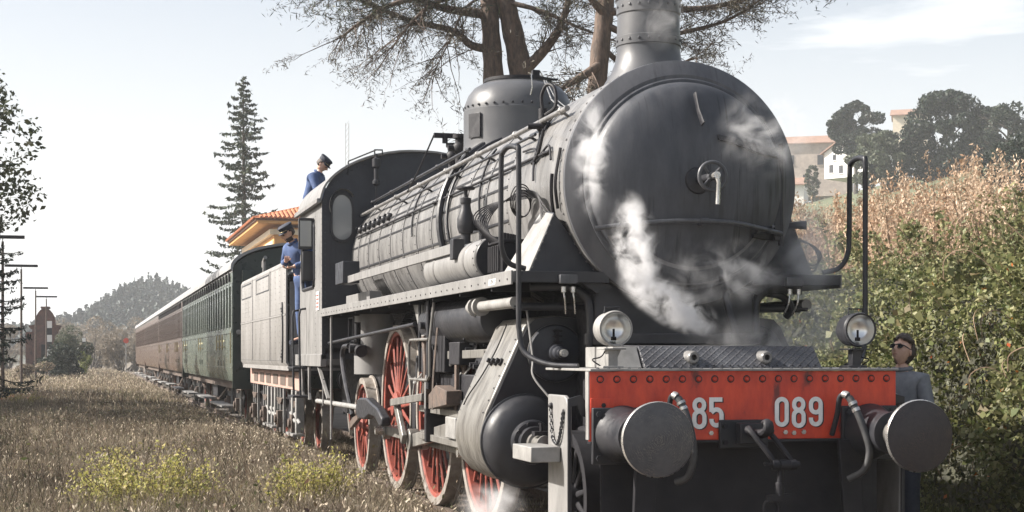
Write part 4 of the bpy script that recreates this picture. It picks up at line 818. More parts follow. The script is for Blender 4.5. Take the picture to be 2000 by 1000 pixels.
# ================================================================= TENDER
TEN = thing('tender', 'grey riveted coal tender coupled behind the locomotive cab', 'tender', (0, 18.6, 0))
T0, T1, TW_ = 14.95, 22.4, 1.36
def side_prof(s, w): return [(s*(w-.09), 1.28), (s*w, 1.40), (s*w, 2.86), (s*(w-.03), 2.92), (s*(w-.05), 2.92), (s*(w-.03), 2.84), (s*(w-.03), 1.42), (s*(w-.12), 1.30)]
for s in (-1, 1):
    tp = MB().prism(side_prof(s, TW_), 'y', T0, T1).build('tank_side', M['tend'], TEN, bev=.006)
    rv = MB()
    for y in np.arange(T0+.15, T1, .62):
        for z in np.arange(1.45, 2.85, .085):
            rv.lathe([(.010, 0), (.006, .006)], (s*TW_, y, z), (s, 0, 0), 5)
    for z in (1.43, 2.13, 2.84):
        for y in np.arange(T0+.1, T1, .11): rv.lathe([(.010, 0), (.006, .006)], (s*TW_, y, z), (s, 0, 0), 5)
    rv.build('rivets', M['tend'], tp, kind='stuff')
    box('seam_strip', M['tend'], tp, *sorted((s*TW_, s*(TW_+.008))), T0+.02, T1-.02, 2.10, 2.125)
    for y in (17.1, 20.0): box('seam_strip', M['cab'], tp, *sorted((s*TW_, s*(TW_+.007))), y, y+.02, 1.42, 2.86)
    for a, b_ in ((17.3, 19.4), (20.3, 22.2)):
        pn = MB()
        for y0, y1, z0, z1 in ((a, b_, 2.80, 2.82), (a, b_, 2.56, 2.575), (a, a+.015, 2.56, 2.82), (b_-.015, b_, 2.56, 2.82)): pn.box(*sorted((s*TW_, s*(TW_+.006))), y0, y1, z0, z1)
        pn.build('panel_line', M['cab'], tp, smooth=0)
    mh = MB()
    for k in range(13):
        t = R(-60+10*k); mh.lathe([(.02, 0), (.014, .012)], (s*TW_, 15.55-.35*math.cos(t)+.15, 1.85+.42*math.sin(t)), (s, 0, 0), 6)
    mh.build('manhole_bolts', M['black'], tp)
    MB().tube([(s*(TW_+.01), 15.35-.1*math.cos(R(-70+14*k)), 1.85+.48*math.sin(R(-70+14*k))) for k in range(11)], .016, 6).build('manhole_edge', M['black'], tp)
    box('underframe_side', M['pink'], TEN, *sorted((s*1.10, s*1.16)), T0, T1+.2, .98, 1.26, bev=.008)
    for y in np.arange(15.6, 22.2, 1.1): box('frame_opening', M['rust'], TEN, *sorted((s*1.16, s*1.168)), y, y+.7, 1.03, 1.20)
    MB().lathe([(.09, 0), (.225, .02), (.23, .05), (.15, .065), (0, .07)], (s*.86, T1+.62, 1.02), 'y', 32).cyl((s*.86, T1+.2, 1.02), (s*.86, T1+.63, 1.02), .09, n=16).build('tender_buffer', M['black'], TEN)
box('tank_rear', M['tend'], TEN, -1.33, 1.33, T1-.04, T1, 1.32, 2.9); box('tank_front', M['tend'], TEN, -1.30, 1.30, T0, T0+.04, 1.32, 2.6)
box('tank_floor', M['tend'], TEN, -1.32, 1.32, T0, T1, 1.28, 1.36); box('coal_bunker_floor', M['dark'], TEN, -1.31, 1.31, T0+.1, T1-.1, 2.5, 2.56)
# coal heap
n = 2600; P = np.stack([rng.uniform(-1.22, 1.22, n), rng.uniform(15.5, 21.5, n), np.zeros(n)], 1)
P[:, 2] = 2.56 + .42*(1-(P[:, 0]/1.35)**2)*np.clip((21.8-P[:, 1])/2, 0, 1)*rng.uniform(.5, 1.15, n)
cV = cubeV/.026*.075
V = (P[:, None, :] + cV[None]*rng.uniform(.4, 1.3, (n, 8, 3))).reshape(-1, 3); F = (cubeF[None] + (np.arange(n)*8)[:, None, None]).reshape(-1, 4)
o = link('coal_heap', np_mesh('coal_heap', V, F, M['coal']), (0, 0, 0)); setp(o, 'black lump coal heaped in the open tender', 'coal', kind='stuff')
MB().tube([(-1.1, 20.6, 2.9), (-1.1, 20.6, 3.22)], .03, 8).tube([(-1.1, 20.4, 3.28), (-1.1, 20.7, 3.22), (-1.1, 20.75, 3.12)], .035, 8).build('tank_vent_pipe', M['cabside'], TEN)
def bogie(par, yc, span=1.9, x=1.06, wr=.48, mat='dark', wm=None):
    for s in (-1, 1):
        b = MB().prism([(yc-span/2-.35, .62), (yc-span/2-.2, .80), (yc-.5, .86), (yc+.5, .86), (yc+span/2+.2, .80), (yc+span/2+.35, .62), (yc+span/2+.2, .42), (yc+span/2-.25, .42), (yc+.45, .50), (yc-.45, .50), (yc-span/2+.25, .42), (yc-span/2-.2, .42)], 'x', s*(x-.02), s*(x+.01)).build('bogie_frame', M[mat], par, bev=.006)
        for y in (yc-span/2, yc+span/2):
            put_wheel(wm, par, s*.73, y, wr, 0, name='wheel', spoke=False)
            MB().box(*sorted((s*(x+.0), s*(x+.16))), y-.11, y+.11, wr-.14, wr+.13).cyl((s*(x+.1), y, wr), (s*(x+.20), y, wr), .07, n=12).build('axle_box', M['rust'], b, bev=.01)
            sg = MB()
            for k in range(5): sg.box(*sorted((s*(x+.03), s*(x+.12))), y-.40+.06*k, y+.40-.06*k, .80-.02*k, .816-.02*k)
            sg.build('leaf_spring', M['rust'], b, smooth=0)
            for dy in (-.42, .42): MB().bar((s*(x+.08), y+dy, .98), (s*(x+.08), y+dy*.95, .62), .035, .05).build('spring_hanger', M['greyp'], b)
            MB().bar((s*(x+.06), y+.2, .98), (s*(x+.06), y+.24, .25), .04, .07).bar((s*(x+.06), y-.2, .98), (s*(x+.06), y-.24, .25), .04, .07).build('axle_guard', M['greyp'], b)
BW = wheel_meshes(.48, .12, 0)
disc = MB().lathe([(0, -.02), (.40, .0), (.40, .03), (0, .03)], (0, 0, 0), (1, 0, 0), 32).mesh('wheel_disc', M['rust'])
BW = (BW[0], BW[1], BW[2], disc, None)
bogie(TEN, 16.5, wm=BW); bogie(TEN, 20.7, wm=BW)
for i, y in enumerate((15.0, 15.5, 17.9, 18.4, 19.0)):
    MB().box(-1.2, -1.08, y, y+.14, .35, .98).box(-1.26, -1.08, y-.05, y+.3, .30, .34).build('brake_rigging', M['greyp'], TEN, bev=.005)
    MB().cyl((-1.18, y-.3, .5), (-1.16, y+.5, .62), .025, n=8).build('brake_rod', M['greyp'], TEN)

# ================================================================= COACHES
def coach(y0, mat, mat2, label, dark_end=False, Lc=18.6, nwin=24, near=True):
    y1 = y0+Lc; c = thing('railway_coach', label, 'railway coach', (0, y0+Lc/2, 0), group=None if dark_end else 'brown railway coaches')
    w = 1.40
    zb, zs, zt, ze = .98, 2.02, 2.98, 3.28
    # lower panel, upper band, end walls
    lp = MB().prism([(-w+.06, zb), (-w, zb+.25), (-w, zs), (-w+.05, zs), (-w+.05, zb+.1)], 'y', y0, y1).build('lower_side', mat, c)
    box('upper_band', mat2, c, -w, -w+.05, y0, y1, zt, ze)
    MB().prism([(w-.06, zb), (w, zb+.25), (w, ze), (w-.05, ze), (w-.05, zb+.1)], 'y', y0, y1).build('far_side', mat, c)
    box('waist_rail', mat2, c, -w-.02, -w, y0+.02, y1-.02, zs-.06, zs+.02)
    if near: 
        for z in (1.25, 1.62): box('panel_beading', mat, c, -w-.008, -w, y0+.1, y1-.1, z, z+.015)
    # windows between pillars
    step = (Lc-.5)/nwin
    wfm = MB().box(-.02, .01, -step*.36, step*.36, -.47, -.42).box(-.02, .01, -step*.36, step*.36, .42, .47).box(-.02, .01, -step*.36, -step*.29, -.42, .42).box(-.02, .01, step*.29, step*.36, -.42, .42).mesh('window', mat2, smooth=0)
    pnm = MB().box(-.004, .004, -step*.29, step*.29, -.42, .42).mesh('pane', M['glass'], smooth=0)
    pnm2 = MB().box(-.004, .004, -step*.29, step*.29, -.42, .42).mesh('curtained_pane', M['glass2'], smooth=0)
    plm = MB().box(-.025, .025, -step*.14, step*.14, -.48, .48).mesh('pillar', mat2, smooth=0)
    lv = MB().box(-.03, .0, -step*.2, step*.2, -.05, .05).lathe([(.05, -.03), (.05, .0)], (0, 0, .08), (1, 0, 0), 12).mesh('window_vent', M['dark'], smooth=0)
    for k in range(nwin):
        yy = y0+.25+step*(k+.5)
        wf = link('window', wfm, (-w+.03, yy, 2.5), c); link('pane', pnm2 if random.random() < .2 else pnm, (-w+.045, yy, 2.5), wf)
        if near: link('window_vent', lv, (-w-.001, yy, 3.07), c)
    for k in range(nwin+1): link('pillar', plm, (-w+.025, y0+.25+step*k, 2.5), c)
    if near:
        for yy in (y0+1.9, y0+2.7, y0+3.5, y0+9.0, y0+9.8, y0+16, y0+17):
            box('door_joint', M['dark'], c, -w-.003, -w, yy, yy+.012, 1.1, 2.0); MB().cyl((-w-.05, yy+.1, 1.62), (-w-.05, yy+.1, 1.95), .012, n=6).box(-w-.04, -w, yy-.05, yy+.1, 1.68, 1.70).build('door_handle', M['brass'], c)
            box('step_light', M['glass'], c, -w-.006, -w+.0, yy+.2, yy+.42, 1.28, 1.40)
            box('number_panel', M['yel'], c, -w-.004, -w+.0, yy+.16, yy+.5, 1.80, 1.84)
    # end plates: dark, rounded over
    A = [( -w, zb-.15), (-w, 3.15)] + [(w*math.cos(R(a))*1.0, 3.2+.52*math.sin(R(a))) for a in range(168, 11, -12)] + [(w, 3.15), (w, zb-.15)]
    for yy in (y0-.06, y1+.0): MB().prism(A, 'y', yy, yy+.06).build('end_wall', M['dgreen'] if dark_end else mat, c, bev=.01)
    RA = [(-w-.05, ze-.04)] + [((w+.05)*math.cos(R(a)), ze+.52*math.sin(R(a))) for a in range(172, 7, -8)] + [(w+.05, ze-.04)]
    RB = [(x*.97, z-.05) for x, z in RA]
    rr = MB(); n = len(RA)
    for yy in (y0-.15, y1+.15): rr.v += [(x, yy, z) for x, z in RA] + [(x, yy, z) for x, z in RB]
    for i in range(n-1): rr.f += [(i, i+1, 2*n+i+1, 2*n+i), (n+i, 3*n+i, 3*n+i+1, n+i+1), (i, n+i, n+i+1, i+1), (2*n+i, 2*n+i+1, 3*n+i+1, 3*n+i)]
    rr.build('roof', M['roof'], c, smooth=45)
    if dark_end:
        ed = MB(); E0 = y0-.07
        box('gangway', M['dark'], c, -.55, .55, y0-.45, y0-.06, 1.1, 3.2, bev=.02)
        box('tail_lamp_box', M['dgreen'], c, -1.22, -1.0, y0-.22, y0-.06, 2.98, 3.22, bev=.02)
        MB().lathe([(.05, 0), (.05, .03), (.02, .035)], (-1.28, y0-.06, 1.98), (0, -1, 0), 14).build('lamp_socket', M['greyp'], c)
        for s in (-1, 1): MB().lathe([(.23, -.62), (.235, -.58), (.1, -.56), (.1, 0)], (s*.86, y0, 1.02), 'y', 28).build('buffer', M['black'], c)
        MB().cyl((-1.42, y0+.25, 1.35), (-1.42, y0+.25, 2.0), .012, n=6).build('handrail', M['brass'], c)
        rv = MB()
        for k in range(10):
            rv.box(-1.3+.26*k, -1.29+.26*k, E0-.004, E0, 1.0, 3.3)
        rv.build('end_joints', M['black'], c, smooth=0)
    box('sole_bar', M['rust'], c, -1.22, 1.22, y0+.1, y1-.1, .80, .98)
    for yb in (y0+2.6, y1-2.6): bogie(c, yb, 2.3, 1.06, .48, 'dark', BW)
    box('footboard', M['greyp'], c, -1.50, -1.22, y0+1.5, y0+5.0, .42, .46); box('footboard', M['greyp'], c, -1.50, -1.22, y0+7, y0+10.5, .46, .50); box('footboard', M['greyp'], c, -1.5, -1.22, y1-5, y1-1.5, .42, .46)
    tr_ = MB().bar((-1.1, y0+4.6, .8), (-1.1, y0+7.4, .45), .05, .05).bar((-1.1, y0+7.4, .45), (-1.1, y1-7.4, .45), .05, .05).bar((-1.1, y1-7.4, .45), (-1.1, y1-4.6, .8), .05, .05)
    tr_.build('truss_rod', M['rust'], c); box('battery_box', M['dark'], c, -1.1, -.5, y0+8, y0+9.6, .42, .8, bev=.01)
    return c
M['yel'] = pm('faded_yellow_lettering', (.55, .50, .28), (.4, .38, .25), rough=.6)
coach(23.9, M['green'], M['green'], 'dark green railway coach coupled right behind the tender', True)
coach(42.75, M['brown'], M['brown'], 'brown railway coach coupled directly behind the green coach', nwin=22)
coach(61.5, M['brown'], M['brown'], 'brown railway coach, second behind the green coach', nwin=22, near=False)
coach(80.2, M['brown'], M['brown'], 'last brown railway coach, farthest from the locomotive', nwin=22, near=False)

# ================================================================= STATION HOUSE
M['plaster'] = pm('cream_plaster', (.70, .62, .48), (.62, .54, .42), rough=.9, scale=2, bump=.1)
M['orange'] = pm('orange_plaster', (.62, .33, .12), (.54, .28, .10), rough=.9, scale=2, bump=.1)
M['tile'] = pm('terracotta_tile', (.46, .17, .075), (.32, .12, .06), rough=.85, scale=3, bump=.2)
M['wood'] = pm('brown_wood', (.16, .08, .045), (.10, .05, .03), rough=.7)
ST = thing('station_house', 'orange station house with cream coloured sunlit side and low hipped terracotta tile roof beyond the train', 'house', (11, 90, 0))
box('wall', M['orange'], ST, 5.6, 18, 81, 98, -.5, 8.6); box('sunlit_wall_face', M['plaster'], ST, 5.55, 5.6, 81.4, 98, 0, 7.9)  # cream sheet paints sunlight onto the left wall of the orange house
box('cornice', M['plaster'], ST, 5.35, 18.2, 80.75, 98.2, 8.2, 8.5); box('eaves', M['orange'], ST, 4.6, 19, 80, 99, 8.75, 8.9)
box('fascia', M['wood'], ST, 4.5, 19.1, 79.9, 99.1, 8.9, 9.02)
rp_ = MB(); x0, x1, y0_, y1_, ze, zr = 4.4, 19.2, 79.8, 99.2, 9.02, 11.2
rp_.add([(x0, y0_, ze), (x1, y0_, ze), (x1, y1_, ze), (x0, y1_, ze), (11.8, 87.2, zr), (11.8, 91.8, zr)], [(0, 1, 4), (1, 2, 5, 4), (2, 3, 5), (3, 0, 4, 5), (0, 3, 2, 1)])
rf_ = rp_.build('roof', M['tile'], ST, smooth=0)
tl = MB()
for k in range(60):      # rows of round cover tiles on the two visible slopes
    x = x0+.12+.245*k; h = 7.4-abs(x-11.8); t = h/7.4
    if t > .02: tl.cyl((x, y0_-.05, ze+.03), (x, y0_+7.4*t, ze+(zr-ze)*t+.03), .075, n=6)
for k in range(78):
    y = y0_+.12+.245*k; t = min(min(y-y0_, y1_-y)/7.4, 1)
    if t > .02: tl.cyl((x0-.05, y, ze+.03), (x0+7.4*t, y, ze+(zr-ze)*t+.03), .075, n=6)
tl.build('tile_rows', M['tile'], rf_, kind='stuff')
for y in (84, 88.5, 93):
    for z in (5.2, 1.2): f_ = box('window', M['wood'], ST, 5.47, 5.55, y, y+1.2, z, z+2); box('pane', M['glass'], f_, 5.455, 5.468, y+.1, y+1.1, z+.1, z+1.9)
for x in (8, 12, 15): f_ = box('window', M['wood'], ST, x, x+1.2, 80.92, 81.0, 5.2, 7.2); box('pane', M['glass'], f_, x+.1, x+1.1, 80.905, 80.918, 5.3, 7.1)

# ================================================================= HILL HOUSES
M['wwall'] = pm('white_plaster', (.78, .76, .72), (.70, .68, .64), rough=.9, scale=.8)
M['gwall'] = pm('old_stone_plaster', (.42, .36, .31), (.32, .27, .24), rough=.9, scale=1.2, bump=.3)
M['oroof'] = pm('old_roof_tile', (.28, .17, .12), (.2, .13, .1), rough=.9, scale=1.5, bump=.3)
def house(name, label, x, y, z, w, dp, h, rh, rz, wall, wins, ridge='x'):
    H = thing(name, label, 'house', (x, y, z), rz); key = 'L'+H.name; WL[key] = Vector((0, 0, 0))
    if ridge == 'x': pf = [(-w/2, 0), (w/2, 0), (w/2, h), (0, h+rh), (-w/2, h)]; wl = MB().prism(pf, 'y', 0, dp)
    else: wl = MB().prism([(0, 0), (dp, 0), (dp, h), (dp/2, h+rh), (0, h)], 'x', -w/2, w/2)
    wl.build('wall', wall, H, local=True, smooth=0)
    r = MB(); ov = .5; t = .22
    if ridge == 'x':
        k = rh/(w/2)
        for s in (-1, 1): r.add([(s*(w/2+ov), -ov, h-k*ov+.03), (0, -ov, h+rh+.03), (0, dp+ov, h+rh+.03), (s*(w/2+ov), dp+ov, h-k*ov+.03), (s*(w/2+ov), -ov, h-k*ov+t), (0, -ov, h+rh+t), (0, dp+ov, h+rh+t), (s*(w/2+ov), dp+ov, h-k*ov+t)], [(0, 1, 2, 3), (4, 7, 6, 5), (0, 4, 5, 1), (2, 6, 7, 3), (0, 3, 7, 4)])
    else:
        k = rh/(dp/2)
        for y_a in (-ov, dp+ov): r.add([(-w/2-ov, y_a, h-k*ov+.03), (w/2+ov, y_a, h-k*ov+.03), (w/2+ov, dp/2, h+rh+.03), (-w/2-ov, dp/2, h+rh+.03), (-w/2-ov, y_a, h-k*ov+t), (w/2+ov, y_a, h-k*ov+t), (w/2+ov, dp/2, h+rh+t), (-w/2-ov, dp/2, h+rh+t)], [(0, 1, 2, 3), (4, 7, 6, 5), (0, 4, 5, 1), (0, 3, 7, 4), (1, 5, 6, 2)])
    r.build('roof', M['oroof'], H, local=True, smooth=0)
    for (wx, wz, ww, wh) in wins:
        f = box('window', M['cab'], H, wx-ww/2, wx+ww/2, -.06, .05, wz, wz+wh, local=True, smooth=0)
        box('sill', wall, f, wx-ww/2-.1, wx+ww/2+.1, -.14, -.061, wz-.1, wz, local=True, smooth=0)
    return H
house('hill_house', 'white gabled house on the hill above the dry brush', 113.0, 228.8, 30.1, 9.0, 11, 4.2, 2.6, R(-58), M['wwall'], [(-2.6, 2.9, .6, .9), (2.4, 3.4, .7, 1.1), (-1.4, .7, .7, 1.3), (1.4, .9, .7, 1.2), (-3.2, .9, .7, 1.3)])
house('hill_house', 'grey brown old house with red patches up behind the white house', 116, 249, 29.0, 13, 9, 9.2, 1.6, R(-30), M['gwall'], [(-3.8, 5.6, 1.6, 1.6), (1.5, 5.4, 1.0, 1.7), (4.5, 5.4, 1.0, 1.7), (-1.0, 2.4, .9, 1.4), (-4.5, 2.4, 1, 1.6)], 'y')
house('hill_house', 'low pale house below left of the white house, half hidden in steam', 100.5, 228, 23.6, 8, 8, 4.8, 1.3, R(-30), M['wwall'], [(-2, 2.5, .8, 1.2), (1, 2.5, .8, 1.2)], 'y')
house('hill_house', 'pale house top showing above the crowns of the hill trees', 139, 257, 37.5, 6, 7, 7.6, 1.3, R(-30), M['plaster'], [(0, 6, .8, 1.2)], 'y')

# ================================================================= VEGETATION
M['lf_dark'] = leafmat('dark_evergreen_leaves', [(.008, .016, .011), (.017, .030, .018), (.032, .045, .025), (.013, .021, .016)], tr=.15, big=(.7, .75, .8))
M['lf_mid'] = leafmat('grey_green_leaves', [(.05, .065, .04), (.075, .09, .055), (.10, .105, .07)], tr=.3)
M['lf_oak'] = leafmat('oak_leaves', [(.03, .04, .02), (.05, .06, .03), (.07, .065, .035)], tr=.35)
M['lf_hedge'] = leafmat('bramble_leaves', [(.07, .095, .03), (.15, .17, .06), (.26, .26, .11), (.10, .12, .045), (.34, .32, .17), (.16, .16, .07)], tr=.32, rough=.5, big=(.50, .50, .42), scale=1.3)
M['lf_mid2'] = leafmat('pale_shoot_leaves', [(.16, .18, .08), (.26, .25, .12), (.10, .12, .05), (.20, .15, .08)], tr=.35)
M['lf_red'] = leafmat('red_autumn_leaves', [(.40, .09, .03), (.50, .25, .06)], tr=.3)
M['lf_reed'] = leafmat('dry_reed', [(.50, .37, .26), (.62, .48, .35), (.36, .25, .17), (.70, .57, .43), (.44, .31, .22)], tr=.35, big=(.72, .62, .55), scale=.6)
M['needle'] = leafmat('pine_needles', [(.03, .045, .03), (.05, .065, .04), (.075, .085, .045)], tr=.2)
M['needle_dry'] = leafmat('dry_pine_twigs', [(.05, .045, .04), (.08, .07, .055), (.11, .10, .06)], tr=.1)
M['fir'] = leafmat('fir_needles', [(.022, .036, .028), (.04, .058, .038), (.075, .09, .05)], tr=.2)
M['lf_yel'] = leafmat('yellow_shrub_leaves', [(.34, .33, .09), (.46, .42, .13), (.24, .26, .08), (.52, .44, .20), (.18, .15, .08)], tr=.4)
M['grass'] = leafmat('dry_grass', [(.20, .155, .12), (.38, .31, .225), (.14, .11, .09), (.52, .44, .33), (.13, .14, .065), (.28, .215, .16)], tr=.35, rough=.7, big=(.48, .45, .46), scale=.7)
M['grassg'] = leafmat('green_grass', [(.08, .11, .035), (.14, .17, .055), (.24, .24, .09), (.06, .075, .035)], tr=.35, rough=.6)
M['weed'] = leafmat('weed_leaves', [(.06, .075, .03), (.12, .12, .05), (.16, .10, .07), (.08, .09, .05), (.10, .06, .05)], tr=.3)
M['seed'] = leafmat('seed_heads', [(.55, .47, .36), (.68, .60, .47), (.42, .34, .25)], tr=.4, rough=.8)
M['woods'] = leafmat('distant_woodland', [(.015, .03, .028), (.025, .042, .036), (.04, .055, .042)], tr=.1, big=(.7, .8, .8), scale=.03)
M['bare'] = leafmat('bare_twigs', [(.20, .17, .13), (.28, .24, .19), (.15, .13, .10)], tr=.2)
def blades(name, X, Y, h, w, mat, lean=.35, zoff=0, kind='stuff'):
    n = len(X); Z = hgt(X, Y)-.03+zoff; B = np.stack([X, Y, Z], 1)
    a = rng.uniform(0, 2*np.pi, n); s = np.stack([np.cos(a), np.sin(a), np.zeros(n)], 1)*(w/2*np.ones(n))[:, None]
    b = rng.uniform(0, 2*np.pi, n); L_ = (h*lean*rng.uniform(.1, 1.3, n))[:, None]*np.stack([np.cos(b), np.sin(b), np.zeros(n)], 1)
    up = np.stack([np.zeros(n), np.zeros(n), h*np.ones(n)], 1)
    V = np.stack([B-s, B+s, B+s*.8+L_*.3+up*.55, B-s*.8+L_*.3+up*.55, B+L_+up], 1).reshape(-1, 3)
    i = np.arange(n)*5; F = np.stack([np.stack([i, i+1, i+2], 1), np.stack([i, i+2, i+3], 1), np.stack([i+3, i+2, i+4], 1)], 1).reshape(-1, 3)
    o = link(name, np_mesh(name, V, F, mat), (0, 0, 0)); o['kind'] = kind
    return o, (B+L_+up)
def field(n, y0, y1, wl=None):
    """random spots on the field left of the track, up to the edge of view"""
    Y = rng.uniform(y0, y1, n*2); X = -.86 - rng.uniform(0, 1, n*2)**1.15*(4.4+.062*(Y+9.13)); k = rng.uniform(size=n*2) < .5
    return X[k], Y[k]
def nmap(X, Y, s): return .5+.5*np.sin(X*s+np.sin(Y*s*.7)*1.7)*np.cos(Y*s*.8+np.sin(X*s*1.3))
allg = []
def hnear(X, Y):      # shorter beside the ballast
    return .35 + .65*sstep(-1.4, -3.2, X) if False else np.interp(-X, [.8, 1.3, 1.9, 3.0, 4.2], [.55, .75, .85, 1.0, 1.05])
for k, (n, y0, y1, hh, ww) in enumerate(((95000, 4, 13, .46, .007), (85000, 12, 24, .46, .010), (60000, 23, 45, .42, .016), (45000, 44, 90, .5, .03), (26000, 88, 170, .55, .06))):
    X, Y = field(n, y0, y1)
    nm = nmap(X, Y, .9)
    o, tips = blades('dry_grass', X, Y, hnear(X, Y)*hh*rng.uniform(.35, 1.15, len(X))*(.75+.4*nm), ww*rng.uniform(.6, 1.3, len(X)), M['grass']); allg.append(o)
    q = rng.uniform(size=len(X)) < (.05 if k < 3 else .10)
    o = leaves('seed_heads', tips[q], .040+.012*k*k*.5, M['seed'], kind='stuff', elong=3.6, axis=(0, 0, 1), axmix=.55); allg.append(o)
    X, Y = field(n//3, y0, y1); g = nmap(X*1.3+5, Y+2, .55) > (.55 if y0 < 40 else .45)
    o, _ = blades('green_grass', X[g], Y[g], hnear(X[g], Y[g])*hh*.75*rng.uniform(.4, 1.1, g.sum()), ww*1.2, M['grassg']); allg.append(o)
for o, l in zip(allg, ['dry straw coloured grass beside the locomotive', 'pale seed heads nodding over the dry grass', 'patches of green grass among the dry stalks']*5): o['label'] = l; o['category'] = 'grass'
X = -rng.uniform(.72, 2.3, 60000); Y = rng.uniform(2.5, 24, 60000); o, tips = blades('dry_grass', X, Y, np.interp(-X, [.7, .9, 1.4], [.16, .24, .38])*rng.uniform(.4, 1.25, len(X)), .009*rng.uniform(.6, 1.3, len(X)), M['grass'], zoff=.13*1.0, lean=.5); setp(o, 'dry grass growing over the rail and sleeper ends', 'grass')
q = rng.uniform(size=len(X)) < .06; o = leaves('seed_heads', tips[q], .042, M['seed'], kind='stuff', elong=2.6, axis=(0, 0, 1), axmix=.5); setp(o, 'pale seed heads of the grass along the rail', 'grass')
X = rng.uniform(-.68, .68, 24000); Y = rng.uniform(4, 26, 24000); o, _ = blades('dry_grass', X, Y, .16*rng.uniform(.4, 1.3, len(X)), .010, M['grass'], zoff=.13, lean=.5); setp(o, 'short dry grass between the rails', 'grass')
X, Y = field(2600, 4, 34); B_ = []
for x_, y_ in zip(X, Y):
    k_ = int(rng.integers(8, 30)); r_ = rng.uniform(.04, .16); B_.append(np.stack([x_+rng.normal(size=k_)*r_, y_+rng.normal(size=k_)*r_, float(hgt(x_, y_))+np.abs(rng.normal(size=k_))*r_*1.6+.02], 1))
B_ = np.concatenate(B_); o = leaves('low_weeds', B_, .045, M['weed'], kind='stuff', elong=2.0); setp(o, 'low broad leaved weeds among the dry grass', 'weeds')
# thin tall weed stalks with side twigs, near the track
st = MB()
for i in range(1500):
    y = random.uniform(4.5, 26); x = -random.uniform(1.1, 4.6+.06*(y+9)); h = random.uniform(.35, .85); z = float(hgt(x, y)); a = random.uniform(0, 6.28); l = random.uniform(.05, .3)
    p = [(x, y, z), (x+math.cos(a)*l*.3, y+math.sin(a)*l*.3, z+h*.5), (x+math.cos(a)*l, y+math.sin(a)*l, z+h)]
    st.tube(p, [.004, .003, .002], 3)
    for j in range(4):
        t = random.uniform(.35, .95); b = random.uniform(0, 6.28); q = Vector(p[0]).lerp(Vector(p[2]), t); st.tube([q, q+Vector((math.cos(b)*.08, math.sin(b)*.08, .09))], [.0025, .0015], 3)
setp(st.build('weed_stalks', M['grass'], kind='stuff', smooth=0), 'thin dead weed stalks standing along the track edge', 'weeds')
# right hand strip in shade
X = rng.uniform(1.5, 5, 14000); Y = rng.uniform(-1, 14, 14000); o, _ = blades('verge_grass', X, Y, .28*rng.uniform(.4, 1.2, len(X)), .012, M['grassg']); setp(o, 'shaded grass between the track and the bramble hedge', 'grass')
# --- yellow shrubs
def shrub(label, x, y, h, w, n, mat='lf_yel'):
    z = float(hgt(x, y)); t = thing('yellow_shrub', label, 'shrub', (x, y, z), group=None); mb = MB(); P = []
    for i in range(n):
        a = random.uniform(0, 6.28); r = w*random.uniform(.3, 1); e = (math.cos(a)*r, math.sin(a)*r*.8, h*random.uniform(.3, 1.0)*(1-.35*(r/w)**2))
        pts = bez([(x+e[0]*.3, y+e[1]*.3, z-.05), (x+e[0]*.6, y+e[1]*.6, z+e[2]*.6), (x+e[0], y+e[1], z+e[2])], 5); mb.tube(pts, .0025, 3)
        for q in pts[2:]:
            for k in range(9): P.append((q.x+random.gauss(0, .045), q.y+random.gauss(0, .045), q.z+random.gauss(0, .035)))
    mb.build('stems', M['twig'], t, smooth=0); leaves('foliage', P, .034, M[mat], t, elong=1.9, kind='stuff')
shrub('bright yellow green shrub in the dry grass, at the bottom left', -3.62, 7.4, 1.04, .80, 150)
shrub('smaller pale yellow shrub in the grass, beside the driving wheels', -1.98, 7.0, .98, .48, 70)
shrub('low yellow weed clump at the far edge of the shadowed grass', -6.3, 45, .9, .8, 40)
# --- shrubs and brush in the middle distance, left
def bush(name, label, x, y, rx, ry, h, n, size, mat, cat='bush', group=None, z=None, stems=True, seed=0, twig=False):
    z = float(hgt(x, y)) if z is None else z; t = thing(name, label, cat, (x, y, z), group=group)
    nc = max(6, int(n/450)); C = []
    for i in range(nc):
        a = rng.uniform(0, 6.28); r = math.sqrt(rng.uniform())*.72; hh = rng.uniform(.25, .82)*(1-.35*r*r); C.append((math.cos(a)*r*rx, math.sin(a)*r*ry, hh*h, rng.uniform(.22, .42)))
    idx = rng.integers(0, nc, n); C = np.array(C); D = unit(rng.normal(size=(n, 3)))*(rng.uniform(.55, 1.05, n)**.5)[:, None]
    sc = C[idx, 3:4]; P = C[idx, :3] + D*sc*np.array([rx, ry, h*.55]); P = P[P[:, 2] > -.1]
    P = P + np.array([x, y, z])
    if stems:
        mb = MB()
        for c in C: mb.tube(bez([(x+random.gauss(0, .1)*rx, y, z-.1), (x+c[0]*.5, y+c[1]*.5, z+c[2]*.55), (x+c[0], y+c[1], z+c[2])], 4), [.03*h/2]*4+[.02*h/2]*4+[.01], 5)
        mb.build('stems', M['bark2'], t)
    leaves('foliage', P, size, M[mat], t, kind='stuff', elong=6 if twig else 1.7, axis=(0, 0, 1) if twig else None, axmix=.4 if twig else 0)
    return t
bush('dark_bush', 'dark round bush right of the brick tower, left of the train', -6.6, 108, 2.0, 2.0, 2.9, 6000, .14, 'lf_dark')
bush('dark_bush', 'dark low bush spilling at the right foot of the brick tower', -5.6, 112, 1.6, 1.8, 2.0, 4000, .14, 'lf_dark')
bush('olive_bush', 'light olive bush behind the dark bush', -5.9, 122, 2.3, 2, 4.6, 5000, .16, 'lf_mid')
bush('olive_bush', 'yellowish bush at the end of the dark bush', -4.7, 116, .9, 1, 2.5, 2000, .13, 'grassg')
bush('dark_bush', 'dark bush on the far left under the conifer', -9.0, 70, 1.7, 2, 2.1, 4000, .12, 'lf_dark')
bush('dark_bush', 'dark bush left of the brick tower, behind the lamp posts', -11.2, 112, 2.4, 2, 3.4, 4000, .15, 'lf_mid')
